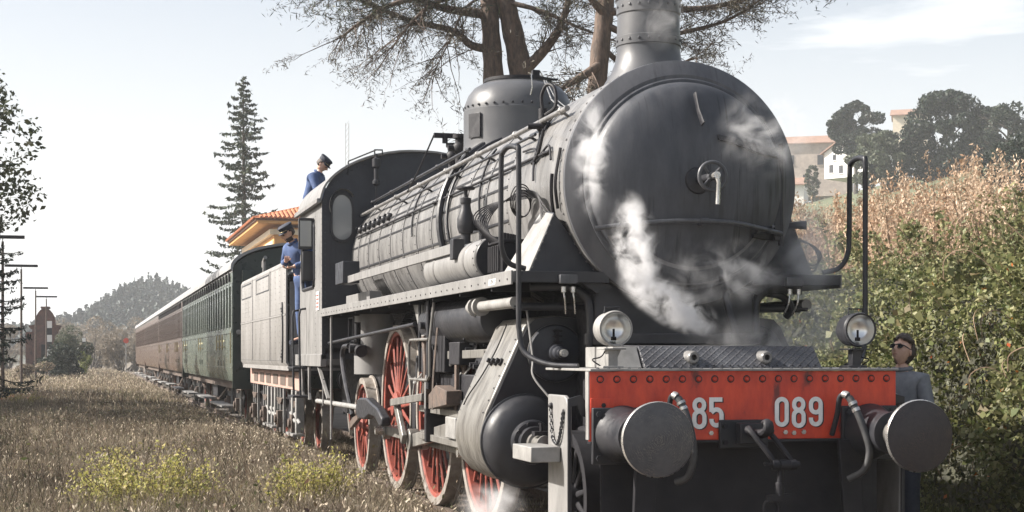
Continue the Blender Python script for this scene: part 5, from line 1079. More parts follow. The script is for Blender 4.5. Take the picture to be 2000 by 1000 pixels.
bush('low_bush', 'low grey bush in front of the brick tower', -7.9, 100, 1.6, 1.3, 1.5, 2500, .12, 'grass')
for i, (x, y, h, r) in enumerate([(-4.0, 172, 6.6, 3.4), (.5, 182, 7.2, 3.6), (4.5, 196, 7.6, 4), (-8.5, 190, 7.2, 3.6), (-13.2, 178, 6.2, 3.4), (9, 215, 8, 4.2), (-3.5, 215, 8, 4.4), (-18, 215, 8, 4.2), (-1.3, 150, 4.6, 2.2)]):
    bush('bare_tree', ['pale bare winter tree left of the train tail', 'pale bare winter tree straight beyond the train tail', 'pale bare tree to the right behind the coaches', 'pale bare tree behind the dark bush', 'pale bare tree left beyond the brick tower', 'pale bare tree farthest right behind the coaches', 'tall pale bare tree in the back of the group', 'pale bare tree at the far left of the group', 'small bare tree beside the red disc signal'][i], x, y, r, r, h, 5200, .34, 'bare', 'tree', 'bare trees beyond the train', twig=True)
# --- far hill woodland
n = 7000; X = rng.uniform(-95, 110, n); Y = rng.uniform(395, 500, n); Zg = hgt(X, Y); hs = rng.uniform(2.6, 4.6, n); con = (rng.uniform(size=n) < .35) & (np.abs(X-12) < 32)
P = []
k = 34; D = unit(rng.normal(size=(n, k, 3)).reshape(-1, 3)).reshape(n, k, 3)*rng.uniform(.5, 1, (n, k, 1))
rad = np.where(con, .16, .5)[:, None, None]; hh = np.where(con, hs*1.5, hs)[:, None]
tt = (D[..., 2]*.5+.5); shr = np.where(con[:, None], 1-tt*.85, 1.0)
PX = X[:, None]+D[..., 0]*hs[:, None]*rad[..., 0]*shr; PY = Y[:, None]+D[..., 1]*hs[:, None]*rad[..., 0]*shr; PZ = Zg[:, None]+tt*hh
o = leaves('far_woods', np.stack([PX, PY, PZ], -1).reshape(-1, 3), 1.15, M['woods'], kind='stuff', elong=1.4); setp(o, 'hazy wooded hill far behind the train', 'woods')
# --- trees
def tree_limbs(mb, base, path_dir, length, r, depth, tips, bend=.25, droop=0.0, n=3, nseg=5):
    p = Vector(base); d = Vector(path_dir).normalized(); pts = [p.copy()]; rs = [r]
    for i in range(nseg):
        d = (d + Vector((random.gauss(0, bend), random.gauss(0, bend), random.gauss(0, bend*.7)-droop))*.5).normalized()
        p = p + d*length/nseg; pts.append(p.copy()); rs.append(r*(1-(i+1)/nseg*.62))
    mb.tube(pts, rs, 7 if r > .06 else (5 if r > .02 else 3))
    if depth == 0: tips += pts[1:]; return
    for j in range(n):
        i = random.randint(max(1, nseg//3), nseg); ax = Vector((random.gauss(0, 1), random.gauss(0, 1), random.gauss(.15, .6))).normalized()
        nd = (d + ax*.95).normalized(); tree_limbs(mb, pts[i], nd, length*random.uniform(.5, .75), rs[i]*.62, depth-1, tips, bend, droop, n, nseg)
def leafy(name, label, x, y, h, spread, n, size, mat, tz=None, crown0=.35, group=None, bark='bark2', flat=1.0, trunk=True, seed=1, lean=0):
    random.seed(seed); z = float(hgt(x, y)) if tz is None else tz; t = thing(name, label, 'tree', (x, y, z), group=group); tips = []; mb = MB()
    r0 = h*.028; pts = [(x, y, z-.3), (x+lean*.2, y, z+h*.2), (x+lean*.6, y+random.gauss(0, .1), z+h*crown0), (x+lean, y, z+h*.7)]
    mb.tube(bez(pts, 5), [r0*(1-.05*i) for i in range(16)], 9)
    for i in range(9):
        a = i*2.4; zz = z+h*random.uniform(crown0, .72); f = (zz-z)/h
        tree_limbs(mb, (x+lean*f, y, zz), (math.cos(a), math.sin(a), random.uniform(.3, 1.1)), h*.22, r0*.42, 2, tips, n=3, nseg=3)
    mb.build('trunk', M[bark], t)
    nc = 46; C = []
    for i in range(nc):
        a = random.uniform(0, 6.28); u_ = random.uniform(-1, 1); rr = math.sqrt(1-u_*u_)*random.uniform(.45, .9)
        C.append((x+lean+math.cos(a)*rr*spread, y+math.sin(a)*rr*spread, z+h*(crown0+1)/2+u_*h*(1-crown0)/2*.86*flat, random.uniform(.17, .32)))
    C = np.array(C); idx = rng.integers(0, nc, n); D = unit(rng.normal(size=(n, 3)))*(rng.uniform(.35, 1.0, n)**.4)[:, None]; D[:, 2] *= .75
    leaves('crown', C[idx, :3]+D*C[idx, 3:4]*spread, size, M[mat], t, kind='stuff'); return t
leafy('round_oak', 'round crowned dark evergreen above the white hill house', 100.6, 201.3, 13.2, 4.0, 15000, .42, 'lf_dark', tz=24.2, crown0=.40, seed=3)
leafy('evergreen_oak', 'big dark evergreen with the highest crown on the hill', 97.6, 171, 13.2, 6.4, 24000, .42, 'lf_dark', tz=20.8, crown0=.12, seed=4)
leafy('evergreen_oak', 'grey green evergreen left of the big dark hill evergreen', 90.2, 173, 8.6, 4.3, 13000, .38, 'lf_mid', tz=20.6, crown0=.08, seed=5)
leafy('evergreen_oak', 'dark evergreen to the right of the highest hill crown', 102.5, 168, 11.2, 5.0, 17000, .42, 'lf_dark', tz=20.8, crown0=.10, seed=6)
leafy('loose_oak', 'loose open dark tree at the right end of the hill trees', 99.6, 160.2, 11.4, 3.2, 3600, .34, 'lf_dark', tz=20, crown0=.35, seed=8)
leafy('loose_oak', 'dark low tree behind the hedge at the right picture edge', 62, 98, 7.0, 2.6, 6000, .26, 'lf_dark', tz=10.8, crown0=.2, seed=9)
leafy('small_conifer', 'small pointed conifer in front of the white hill house', 101.2, 217, 6.0, 1.2, 2500, .3, 'lf_mid', tz=24.6, crown0=.1, seed=10)
# left edge trees
leafy('left_oak', 'dark oak whose leafy branches reach in at the left picture edge', -8.7, 31, 9.4, 3.7, 22000, .12, 'lf_oak', crown0=.24, seed=12)
leafy('left_oak', 'oak out beyond the left edge shading the field, farther back', -12.6, 47, 10, 4.2, 14000, .3, 'lf_oak', crown0=.25, seed=13)
leafy('left_oak', 'oak out beyond the left edge shading the field, nearest the camera', -12.3, 39, 9.5, 3.9, 12000, .3, 'lf_oak', crown0=.15, seed=15)
leafy('left_oak', 'oak out beyond the left edge, behind the farther lamp posts', -13.4, 58, 10, 4.4, 13000, .32, 'lf_oak', crown0=.2, seed=17)
for i_, (x_, y_) in enumerate(((-8.6, 10.5), (-8.9, 15.5), (-9.3, 21))): bush('left_bush', ['tall bush left of the near grass, nearest the camera', 'tall bush left of the near grass, second from the camera', 'tall bush left of the near grass, third from the camera'][i_], x_, y_, 1.9, 2.2, 3.9, 7000, .12, 'lf_oak')
def conifer(name, label, x, y, h, rb, seed, nb=90, dens=26, low=.04, mat='fir', size=.22, ex=.55):
    random.seed(seed); z = float(hgt(x, y)); t = thing(name, label, 'tree', (x, y, z)); mb = MB(); P = []
    mb.tube([(x, y, z-.2), (x+.02*h*random.gauss(0, .2), y, z+h*.5), (x, y, z+h)], [h*.013, h*.008, .02], 8)
    for i in range(nb):
        f = low+(1-low)*((i+.5)/nb)**.88; a = i*2.399+random.gauss(0, .3); L_ = rb*(1-f)**ex*random.uniform(.40, 1.22)*(.9 if f > .1 else .7)+.1; zz = z+h*f
        dx, dy = math.cos(a), math.sin(a); dr = L_*random.uniform(.08, .30)
        pts = [Vector((x+dx*L_*s, y+dy*L_*s, zz-dr*math.sin(s*2.4)*.9+dr*.35*s*s)) for s in (0, .25, .5, .75, 1.0)]
        mb.tube(pts, [.03, .024, .018, .012, .006], 4)
        for k in range(int(dens*L_)+6):
            s = random.uniform(.12, 1); q = pts[min(int(s*4), 3)].lerp(pts[min(int(s*4), 3)+1], s*4-int(min(s*4, 3.999))); w_ = .22*(1.15-s)*L_
            e = random.gauss(0, w_*.6); P.append((q.x-dy*e+random.gauss(0, .04), q.y+dx*e+random.gauss(0, .04), q.z-abs(random.gauss(0, .07))-abs(e)*.12))
    mb.build('trunk', M['bark2'], t, smooth=60); leaves('crown', P, size, M[mat], t, kind='stuff', elong=2.6); return t
conifer('fir_tree', 'tall thin fir with sparse drooping branches behind the station house', 6.0, 104.5, 21.2, 4.3, 21, nb=140, dens=34, low=.16, size=.30)
conifer('dark_conifer', 'dark conifer cut off by the left picture edge, behind the lamp posts', -7.25, 42.5, 7.4, 1.9, 22, nb=80, dens=60, mat='lf_dark', size=.13)
# umbrella pines: explicit limbs as the photo shows, then random twigs
def pine(name, label, base, trunks, limbs, seed, tops):
    random.seed(seed); t = thing(name, label, 'tree', base); mb = MB(); tips = []
    for pts, r0, r1 in trunks:
        B_ = bez(pts, 6); n = len(B_); mb.tube(B_, [(r0+(r1-r0)*i/(n-1))*(1+.05*math.sin(i*1.9)) for i in range(n)], 14)
    for k_, (pts, r0) in enumerate(limbs):
        B_ = bez(pts, 6); n = len(B_); r0 *= 1.35; mb.tube(B_, [r0*(1-.75*i/(n-1)) for i in range(n)], 8)
        for i in range(3, n):
            for j in range(2):
                if random.random() < .22: continue
                d = (B_[i]-B_[i-1]).normalized(); nd = (d*1.0+Vector((random.gauss(0, .8), random.gauss(0, .8), random.gauss(-.12, .38)))).normalized()
                tree_limbs(mb, B_[i], nd, random.uniform(.6, 1.45), .016, 1, tips, bend=.22, droop=.06, n=3, nseg=5)
    for c, r in tops:
        for i in range(12):
            a = random.uniform(0, 6.28); tree_limbs(mb, c, (math.cos(a), math.sin(a), .35), r*.8, .06, 2, tips, bend=.2, droop=0, n=3, nseg=5)
    mb.build('trunk', M['bark'], t, smooth=50); T = np.array([tuple(p) for p in tips])
    idx = rng.integers(0, len(T), 27000); idx = idx[rng.uniform(size=len(idx)) < .9]
    P = T[idx]+rng.normal(size=(len(idx), 3))*.06
    leaves('twig_tufts', P, .11, M['needle_dry'], t, kind='stuff', elong=7)
    # greener tufts on the upper tips
    U = T[T[:, 2] > 9.7]; idx = rng.integers(0, len(U), 9000); leaves('crown', U[idx]+rng.normal(size=(len(idx), 3))*.16, .17, M['needle'], t, kind='stuff', elong=9)
pine('umbrella_pine', 'umbrella pine forking into two rough trunks right behind the steam dome', (5.8, 29.7, 0), [
    ([(5.75, 29.7, -.3), (5.6, 29.7, 4.0), (5.48, 29.72, 7.6), (5.40, 29.72, 9.2), (5.30, 29.75, 10.6), (5.2, 29.8, 12.5)], .34, .16),
    ([(6.05, 29.6, -.3), (6.15, 29.6, 5.5), (6.12, 29.58, 8.2), (5.88, 29.6, 9.6), (5.6, 29.62, 10.8), (5.4, 29.7, 13)], .36, .18)],
    [([(5.36, 29.7, 9.05), (4.9, 29.8, 9.15), (4.45, 29.9, 9.5), (3.5, 30.2, 9.75), (2.6, 30.4, 10.1), (1.6, 30.6, 10.5)], .085),
     ([(5.2, 29.7, 9.9), (4.2, 29.9, 10.05), (3.2, 30.1, 10.4), (1.8, 30.4, 10.6)], .09),
     ([(5.2, 29.7, 10.6), (4.0, 29.5, 10.3), (2.9, 29.6, 10.0), (2.2, 29.8, 9.6), (1.7, 29.9, 9.2)], .07),
     ([(5.2, 29.7, 10.4), (3.9, 29.0, 10.0), (3.2, 28.8, 9.4), (2.75, 28.8, 8.8)], .05),
     ([(5.1, 29.6, 10.3), (4.5, 28.8, 9.8), (4.1, 28.6, 9.0), (3.7, 28.6, 8.2)], .03),
     ([(6.2, 29.5, 8.55), (6.6, 29.2, 9.0), (6.95, 29.0, 9.55), (7.15, 28.9, 10.3), (7.3, 28.9, 11.2)], .12),
     ([(5.7, 29.5, 10.2), (6.5, 29.0, 9.9), (7.4, 28.8, 9.5), (8.3, 28.7, 9.2)], .05)],
    31, [((5.2, 29.8, 12.3), 3.6), ((2.6, 30.2, 11.0), 2.6), ((8, 29, 12), 3)])
pine('umbrella_pine', 'single trunked umbrella pine right behind the chimney', (6.75, 25.2, 0), [
    ([(6.55, 25.2, -.3), (6.65, 25.2, 5.5), (6.72, 25.2, 7.7), (6.88, 25.2, 9.2), (7.0, 25.2, 10.6), (7.2, 25.2, 12)], .25, .16)],
    [([(6.9, 25.1, 9.0), (6.5, 25.0, 9.35), (6.2, 24.9, 9.8), (5.9, 24.8, 10.3)], .08),
     ([(6.7, 25.1, 7.9), (6.3, 24.9, 7.65), (5.9, 24.8, 7.4), (5.5, 24.8, 7.15)], .09),
     ([(6.9, 25.1, 8.8), (7.7, 25.0, 8.5), (8.6, 24.9, 8.7), (9.6, 24.8, 9.0), (10.4, 24.7, 9.5)], .06),
     ([(6.9, 25.1, 9.1), (7.9, 25.0, 9.2), (9.3, 24.9, 9.3), (10.6, 24.7, 9.7), (11.2, 24.6, 10.0)], .07),
     ([(6.8, 25.1, 8.3), (7.5, 25.3, 7.9), (8.4, 25.5, 8.0), (9.2, 25.6, 8.3)], .05)],
    33, [((7.1, 25.2, 11.8), 3.2), ((9.6, 25, 10.8), 2.6)])
# --- bramble hedge on the right
def hedge():
    n = 250000; Y = rng.uniform(-1.5, 30, n); nn_ = .5*np.sin(Y*1.3)+.35*np.sin(Y*3.1+1)+.2*np.sin(Y*7.7)
    top = 2.9+.30*nn_+np.maximum(0, 8-Y)*.06; u_ = rng.uniform(0, 1, n)
    # cross-section: steep front rising to a rounded shoulder, then top going back
    s = u_**.8; Z = np.where(s < .62, s/.62*top*.86, top*.86+top*.14*np.sin((s-.62)/.38*np.pi/2)); X = np.where(s < .62, 4.15+.55*(s/.62)**2, 4.7+(s-.62)/.38*3.2)
    lump = .38*np.sin(Y*2.1+Z*1.7)*np.sin(Y*.9-Z*2.3)+.22*np.sin(Y*5.3)*np.sin(Z*4.1+Y)+.1*np.sin(Y*11+Z*9)
    dpt = np.abs(rng.normal(size=n))*.16
    X = X+lump*.9+dpt*1.5; Z = Z-dpt*.6-.2+rng.normal(size=n)*.04
    keep = rng.uniform(size=n) < np.clip(1.25-(Y+2)/26, .28, 1)
    P = np.stack([X, Y, Z], 1)[keep]; P += rng.normal(size=P.shape)*.03
    t = thing('bramble_hedge', 'tall sunlit bramble hedge along the right side of the track', 'hedge', (5, 10, 0))
    leaves('foliage', P, .050, M['lf_hedge'], t, kind='stuff', elong=1.45, jit=.4)
    q = (np.sin(P[:, 1]*1.9+P[:, 2]*2.2)*np.sin(P[:, 2]*1.7-P[:, 1]*.8) > .25) & (rng.uniform(size=len(P)) < .10)
    leaves('broad_leaves', P[q]-np.array([.06, 0, 0]), .095, M['lf_mid2'], t, kind='stuff', elong=1.25)
    sp = MB(); SP = []; random.seed(11)
    for i in range(150):      # loose shoots standing out of the top and face
        y = random.uniform(2, 24); x = random.uniform(4.3, 6.4); z = 2.5+random.uniform(-.2, .3)+max(0, 8-y)*.06; l = random.uniform(.2, .55); a = random.gauss(0, .35); b_ = random.gauss(-.15, .25)
        pts = bez([(x, y, z), (x+b_*l*.4, y+a*l*.4, z+l*.6), (x+b_*l, y+a*l, z+l*.9)], 5); sp.tube(pts, .004, 3)
        for p_ in pts[2:]:
            for k in range(7): SP.append((p_.x+random.gauss(0, .05), p_.y+random.gauss(0, .05), p_.z+random.gauss(0, .04)))
    sp.build('shoots', M['reedstem'], t, smooth=0, kind='stuff'); leaves('shoot_leaves', SP, .055, M['lf_mid2'], t, kind='stuff')
    q = rng.uniform(size=len(P)) < .003; leaves('red_leaves', P[q]-np.array([.08, 0, 0]), .06, M['lf_red'], t, kind='stuff')
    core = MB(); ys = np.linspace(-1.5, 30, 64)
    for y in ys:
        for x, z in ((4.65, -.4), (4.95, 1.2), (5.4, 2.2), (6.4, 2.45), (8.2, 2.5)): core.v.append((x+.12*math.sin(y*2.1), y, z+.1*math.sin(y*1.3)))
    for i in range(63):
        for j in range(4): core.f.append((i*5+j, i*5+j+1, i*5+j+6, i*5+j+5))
    core.build('hedge_shade_core', M['under'], t)  # dark inner sheet stands in for the shade between the leaves
    br = MB(); random.seed(5)
    for i in range(110):
        y = random.uniform(-1, 18); z = random.uniform(.2, 2.8); x = 4.1+random.uniform(-.1, .5); a = random.uniform(-1, 1); l = random.uniform(.3, .7)
        br.tube(bez([(x+.3, y, z-.2), (x-.05, y+a*l*.4, z+l*.25), (x-.22, y+a*l*.8, z+l*.15), (x-.2, y+a*l, z-l*.2)], 4), .005, 3)
    for i in range(40):
        y = random.uniform(0, 16); x = random.uniform(4.6, 6.6); a = random.uniform(-1, 1); l = random.uniform(.2, .45)
        br.tube(bez([(x, y, 2.7), (x-.1, y+a*l*.3, 3.0+l*.3), (x-.25, y+a*l, 3.0+l*.35)], 4), .004, 3)
    br.build('canes', M['reedstem'], t, smooth=0, kind='stuff')
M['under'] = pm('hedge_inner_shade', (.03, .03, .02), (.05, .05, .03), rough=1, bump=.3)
M['reedstem'] = pm('dry_stem', (.34, .24, .16), (.22, .15, .10), rough=.8, bump=0)
hedge()
# --- dry reeds / brush behind the hedge
def reeds():
    t = thing('dry_brush', 'pinkish brown dry brush standing tall behind the bramble hedge', 'brush', (11, 20, .8)); st_ = MB(); P = []; random.seed(9)
    for i in range(900):
        y = random.uniform(10, 32); x = random.uniform(8.0, 15.5); z = float(hgt(x, y))
        if (x+4.13)/(y+9.13) > .615: continue
        Zd = (y+9.13)*.968+(x+4.13)*.25; r_ = min(max(((x+4.13)/(y+9.13)-.483)/.1, 0), 1); h = 1.5+Zd*(.088+.028*r_+.008*math.sin(x*.9+y*.4))*random.uniform(.86, 1.06)-z
        dx = random.gauss(0, .28); dy = random.gauss(0, .28); p = [Vector((x, y, z)), Vector((x+dx*.4, y+dy*.4, z+h*.6)), Vector((x+dx, y+dy, z+h))]
        if i % 2 == 0: st_.tube(p, [.012, .009, .004], 3)
        for k in range(300):
            s = random.uniform(.08, 1)**.8; q = p[0].lerp(p[2], s); w_ = .20*(1.08-s)+.02
            P.append((q.x+random.gauss(0, w_), q.y+random.gauss(0, w_), q.z+random.gauss(0, .05)))
    st_.build('stems', M['reedstem'], t, smooth=0); leaves('plumes', P, .06, M['lf_reed'], t, kind='stuff', elong=2.4, axis=(0, 0, 1), axmix=.5)
reeds()
bush('green_bush', 'green bushy growth between the dry brush and the bramble hedge', 7.4, 12.5, 1.6, 3.0, 2.9, 7000, .06, 'lf_hedge', z=.6)
bush('green_bush', 'pale green bush rising beside the end of the dry brush at the right picture edge', 10.0, 12.6, 1.7, 1.9, 3.9, 12000, .075, 'lf_mid2', z=.7)
bush('bramble_bush', 'bramble bush rising highest at the right picture edge', 6.9, 2.2, 1.2, 1.8, 3.7, 9000, .055, 'lf_hedge', z=0)
# ================================================================= LEFT YARD THINGS
M['brick'] = pm('dark_old_brick', (.15, .075, .06), (.08, .05, .045), rough=.9, scale=3, bump=.4)
TWR = thing('brick_tower', 'dark red brick tower with a rounded gable top, left in the distance', 'tower', (-7.75, 126, 0))
cx = -7.75
pf = [(cx-.95, -.4), (cx+.95, -.4), (cx+1.0, 3.6), (cx+1.15, 3.65), (cx+1.15, 3.9)] + [(cx+.78*math.cos(R(a)), 4.0+1.3*math.sin(R(a))) for a in range(0, 181, 12)] + [(cx-1.15, 3.9), (cx-1.15, 3.65), (cx-1.0, 3.6)]
tw = MB().prism(pf, 'y', 125, 127.4).build('tower_wall', M['brick'], TWR)
for z in (3.75, .4): box('string_course', M['brick'], TWR, cx-1.25, cx+1.25, 124.9, 125, z, z+.18)
box('cap_stone', M['brick'], TWR, cx-.35, cx+.35, 124.9, 127.5, 5.28, 5.42); box('side_pier', M['brick'], TWR, cx-1.5, cx-.96, 125.2, 127, -.4, 3.4); box('arched_recess', M['dark'], TWR, cx-.3, cx+.3, 124.97, 125, .6, 2.4)
LPM = MB().cyl((0, 0, -.3), (0, 0, 5.75), .07, .045, n=8).mesh('post', M['rust']); LPH = MB().box(-.78, .78, -.10, .10, 5.86, 5.98).mesh('lamp_head', M['dark']); LPN = MB().cyl((0, 0, 5.74), (0, 0, 5.88), .02, n=6).mesh('neck', M['greyp'])
for (x, y), l in zip(((-7.35, 54), (-7.5, 74), (-7.7, 101), (-7.45, 117)), ('platform lamp nearest the camera, cut off by the left edge', 'second platform lamp, with the tallest dark post', 'third platform lamp, left of the brick tower', 'farthest platform lamp, in front of the brick tower')):
    t = thing('platform_lamp', 'T shaped '+l, 'lamp', (x, y, 0), group='platform lamps'); link('post', LPM, (x, y, 0), t); link('lamp_head', LPH, (x, y, 0), t); link('neck', LPN, (x, y, 0), t)
def striped(label, x, y, h, w, n):
    t = thing('striped_post', label, 'marker post', (x, y, 0)); MB().cyl((x, y, -.3), (x, y, 1), w*.3, n=8).build('pole', M['greyp'], t)
    for k in range(n): z = 1+(h-1)*k/n; box('white_band' if k % 2 else 'black_band', M['white'] if k % 2 else M['black'], t, x-w/2, x+w/2, y-.05, y+.05, z, z+(h-1)/n)
striped('black and white striped post beside the brick tower', -7.1, 112, 4.0, .34, 6)
striped('black and white striped post farther away, beyond the dark bush', -4.9, 150, 3.2, .34, 6)
MB_ = thing('disc_signal', 'small red disc signal on a thin post by the train tail', 'signal', (-1.1, 145, 0)); MB().cyl((-1.1, 145, -.3), (-1.1, 145, 2.7), .04, n=8).build('post', M['greyp'], MB_); MB().lathe([(.25, -.03), (.25, .03)], (-1.1, 144.9, 2.9), 'y', 20).build('disc', M['red'], MB_)
mst = thing('lattice_mast', 'thin faint lattice mast rising behind the cab roof', 'mast', (14.1, 110, 0)); ms_ = MB()
for a, b_ in ((-.2, -.2), (.2, -.2), (.2, .2), (-.2, .2)): ms_.cyl((14.1+a*.6, 110+b_*.6, 0), (14.1+a*.6, 110+b_*.6, 18.7), .010, n=4)
for k in range(44): z = .4+k*.42; ms_.cyl((13.98, 109.88, z), (14.22, 109.88, z+.42), .012, n=4)
ms_.build('lattice', M['greyp'], mst, smooth=0)
n = 900; X = rng.uniform(-8.2, -5.2, n); Y = rng.uniform(50, 57, n); P = np.stack([X, Y, hgt(X, Y)+rng.uniform(0, 1, n)*.35*np.exp(-((X+6.9)/1.1)**2)], 1)
V = (P[:, None, :]+(cubeV/.026*np.array([.12, .07, .05]))[None]*rng.uniform(.6, 1.2, (n, 8, 1))).reshape(-1, 3); F = (cubeF[None]+(np.arange(n)*8)[:, None, None]).reshape(-1, 4)
M['redbrick'] = pm('broken_red_brick', (.34, .11, .07), (.22, .08, .06), rough=.9, scale=2)
o = link('brick_rubble', np_mesh('brick_rubble', V, F, M['redbrick']), (0, 0, 0)); setp(o, 'heap of broken red brick in the shaded field at left', 'rubble', kind='stuff')

# ================================================================= PEOPLE
M['skin'] = pm('skin', (.58, .37, .28), (.50, .30, .22), rough=.5, scale=20, bump=.05)
M['blue'] = pm('blue_work_cloth', (.055, .095, .21), (.035, .06, .14), rough=.85, scale=7, bump=.5, bscale=16)
M['navy'] = pm('dark_navy_cloth', (.012, .016, .03), (.02, .025, .04), rough=.8, scale=9, bump=.2)
M['hair'] = pm('dark_hair', (.035, .024, .018), (.07, .05, .04), rough=.6, scale=40, bump=.6)
M['jacket'] = pm('grey_jacket_cloth', (.20, .21, .23), (.14, .15, .17), rough=.8, scale=8, bump=.4)
M['shoe'] = M['navy']
def skin_eval(V, E, Rr, sub=2):
    me = bpy.data.meshes.new('tmp'); me.from_pydata(V, E, []); o = bpy.data.objects.new('tmp', me); COL.objects.link(o)
    o.modifiers.new('s', 'SKIN'); sk = me.skin_vertices[0].data
    for i, r in enumerate(Rr): sk[i].radius = r if isinstance(r, tuple) else (r, r)
    sk[0].use_root = True
    m = o.modifiers.new('u', 'SUBSURF'); m.levels = sub; m.render_levels = sub
    bpy.context.view_layer.update(); dg = bpy.context.evaluated_depsgraph_get(); ev = o.evaluated_get(dg); r = bpy.data.meshes.new_from_object(ev)
    vs = [tuple(v.co) for v in r.vertices]; fs = [tuple(p.vertices) for p in r.polygons]; bpy.data.objects.remove(o); bpy.data.meshes.remove(r); return vs, fs
def head_pt(u):     # u: unit direction (x right, y back, z up) -> surface point of a face looking to -y
    x, y, z = u; r = Vector((x*.076, y*.098, z*.118))
    if z < -.2 and y < .3: r.x *= 1+.28*(z+.2); r.y *= 1.0
    if y > .2 and z < -.3: r.y *= .72; r.x *= .80
    if y < 0:
        g = lambda cx, cz, sx, sz: math.exp(-((x-cx)/sx)**2-((z-cz)/sz)**2)
        r.y -= .026*g(0, -.16, .11, .13)+.012*g(0, .02, .08, .2)          # nose
        r.y += .012*g(.33, .06, .17, .12)+.012*g(-.33, .06, .17, .12)    # eye sockets
        r.y -= .006*g(0, .22, .5, .09)                                   # brow
        r.y -= .008*g(0, -.50, .22, .06)+.007*g(0, -.60, .18, .05)+.012*g(0, -.82, .25, .14)   # lips, chin
        r.y += .004*g(0, -.55, .2, .02)
    return r
def sph(n=28, m=22):
    D = []; F = []
    for i in range(m+1):
        t = math.pi*i/m
        for k in range(n): a = 2*math.pi*k/n; D.append((math.sin(t)*math.cos(a), math.sin(t)*math.sin(a), math.cos(t)))
    for i in range(m):
        for k in range(n): F.append((i*n+k, (i+1)*n+k, (i+1)*n+(k+1) % n, i*n+(k+1) % n))
    return D, F
def person(label, loc, rz, top, trousers, lean=0, headpitch=0, headyaw=0, arms=None, legs=None, cap=True, beard=False, glasses=False, scale=1, longhair=False):
    t = thing('person', label, 'person', loc, rz); t.scale = (scale,)*3; key = 'L'+t.name; WL[key] = Vector((0, 0, 0))
    T = Matrix.Translation((0, 0, .95)) @ Matrix.Rotation(lean, 4, 'X') @ Matrix.Translation((0, 0, -.95))
    U = lambda p: tuple(T @ Vector(p))
    arms = arms or {}; legs = legs or {}
    aL = arms.get(-1, [(-.245, .0, 1.16), (-.25, -.08, .92)]); aR = arms.get(1, [(.245, .0, 1.16), (.25, -.08, .92)])
    lL = legs.get(-1, [(-.10, -.02, .50), (-.105, .02, .09), (-.12, -.15, .04)]); lR = legs.get(1, [(.10, -.02, .50), (.105, .02, .09), (.12, -.15, .04)])
    def body(g, parts):
        V = []; E = []; Q = []
        def a(p, r, par=None): V.append(tuple(p)); Q.append(r); E.append((par, len(V)-1)) if par is not None else None; return len(V)-1
        p0 = a((0, 0, .95), (.150+g, .105+g))
        if 'up' in parts:
            s1 = a(U((0, 0, 1.13)), (.140+g, .10+g), p0); s2 = a(U((0, .005, 1.32)), (.165+g, .115+g), s1); s3 = a(U((0, .01, 1.44)), (.10+g, .075+g), s2)
            nk = a(U((0, 0, 1.50)), .055+g*.6, s3)
            if 'neck' in parts: a(U((0, -.01, 1.58)), .052, nk)
            for s, arm in ((-1, aL), (1, aR)):
                sh = a(U((s*.17, .01, 1.42)), .062+g, s3); el = a(arm[0], .043+g, a(tuple((Vector(U((s*.17, .01, 1.42)))+Vector(arm[0]))/2), .05+g, sh))
                w1 = Vector(arm[0]).lerp(Vector(arm[1]), .92 if g else 1.0); a(w1, .030+g*.8, el)
        if 'low' in parts and 'up' not in parts: a(U((0, 0, 1.09)), (.150+g, .110+g), p0)
        if 'low' in parts:
            for s, leg in ((-1, lL), (1, lR)):
                hp = a((s*.088, 0, .87), .088+g, p0); kn = a(leg[0], .056+g, hp); an = a(leg[1], .042+g*1.3, kn)
                if 'foot' in parts: a(leg[2], .038, an)
        return skin_eval(V, E, Q)
    bd = MB(); v, f = body(0, ('up', 'low', 'neck', 'foot')); bd.add(v, f)
    HM = Matrix.Translation(U((0, -.015, 1.66))) @ Matrix.Rotation(headyaw, 4, 'Z') @ Matrix.Rotation(lean*.5+headpitch, 4, 'X')
    D, F = sph(); bd.add([HM @ head_pt(d_) for d_ in D], F)
    for s in (-1, 1): bd.ball(HM @ Vector((s*.077, .01, -.01)), .028, 8, sc=(.35, .6, 1))
    # hands: palm and five bent fingers
    for s, arm in ((-1, aL), (1, aR)):
        el, wr = Vector(arm[0]), Vector(arm[1]); d_ = (wr-el).normalized(); a_, b_, _ = frame(d_)
        pc = wr+d_*.045; bd.tube([wr-d_*.01, wr+d_*.03, wr+d_*.075, wr+d_*.088], [.026, .036, .038, .03], 8, flat=.45)
        for k, (o_, L_) in enumerate(((-.028, .058), (-.010, .070), (.009, .066), (.027, .052))):
            q = wr+d_*.08+a_*o_; bd.tube([q-d_*.01, q+d_*L_*.45-b_*.008, q+d_*L_*.75-b_*.028, q+d_*L_*.85-b_*.045], [.0095, .009, .008, .006], 6)
        q = wr+d_*.03+a_*-.03; bd.tube([q, q+d_*.025-a_*.022-b_*.01, q+d_*.055-a_*.026-b_*.022], [.012, .010, .008], 6)
    bd.build('body', M['skin'], t, local=True, smooth=80)
    j = MB(); v, f = body(.022, ('up',)); j.add(v, f); j.build('jacket', top, t, local=True, smooth=80)
    MB().tube([U((.068*math.cos(a), .005+.066*math.sin(a), 1.515+.012*math.sin(a))) for a in [2*math.pi*i/16 for i in range(16)]], .02, 8, closed=True).build('collar', top, t, local=True)
    v, f = body(.020, ('low',)); MB().add(v, f).build('trousers', trousers, t, local=True, smooth=80)
    for s, leg in ((-1, lL), (1, lR)):
        an, to_ = Vector(leg[1]), Vector(leg[2]); MB().tube([an+Vector((0, .05, -.03)), an+Vector((0, -.01, -.025)), (an+to_)/2+Vector((0, 0, -.02)), to_+Vector((0, -.03, -.01))], [.04, .058, .05, .035], 10, flat=.9).build('shoe', M['shoe'], t, local=True)
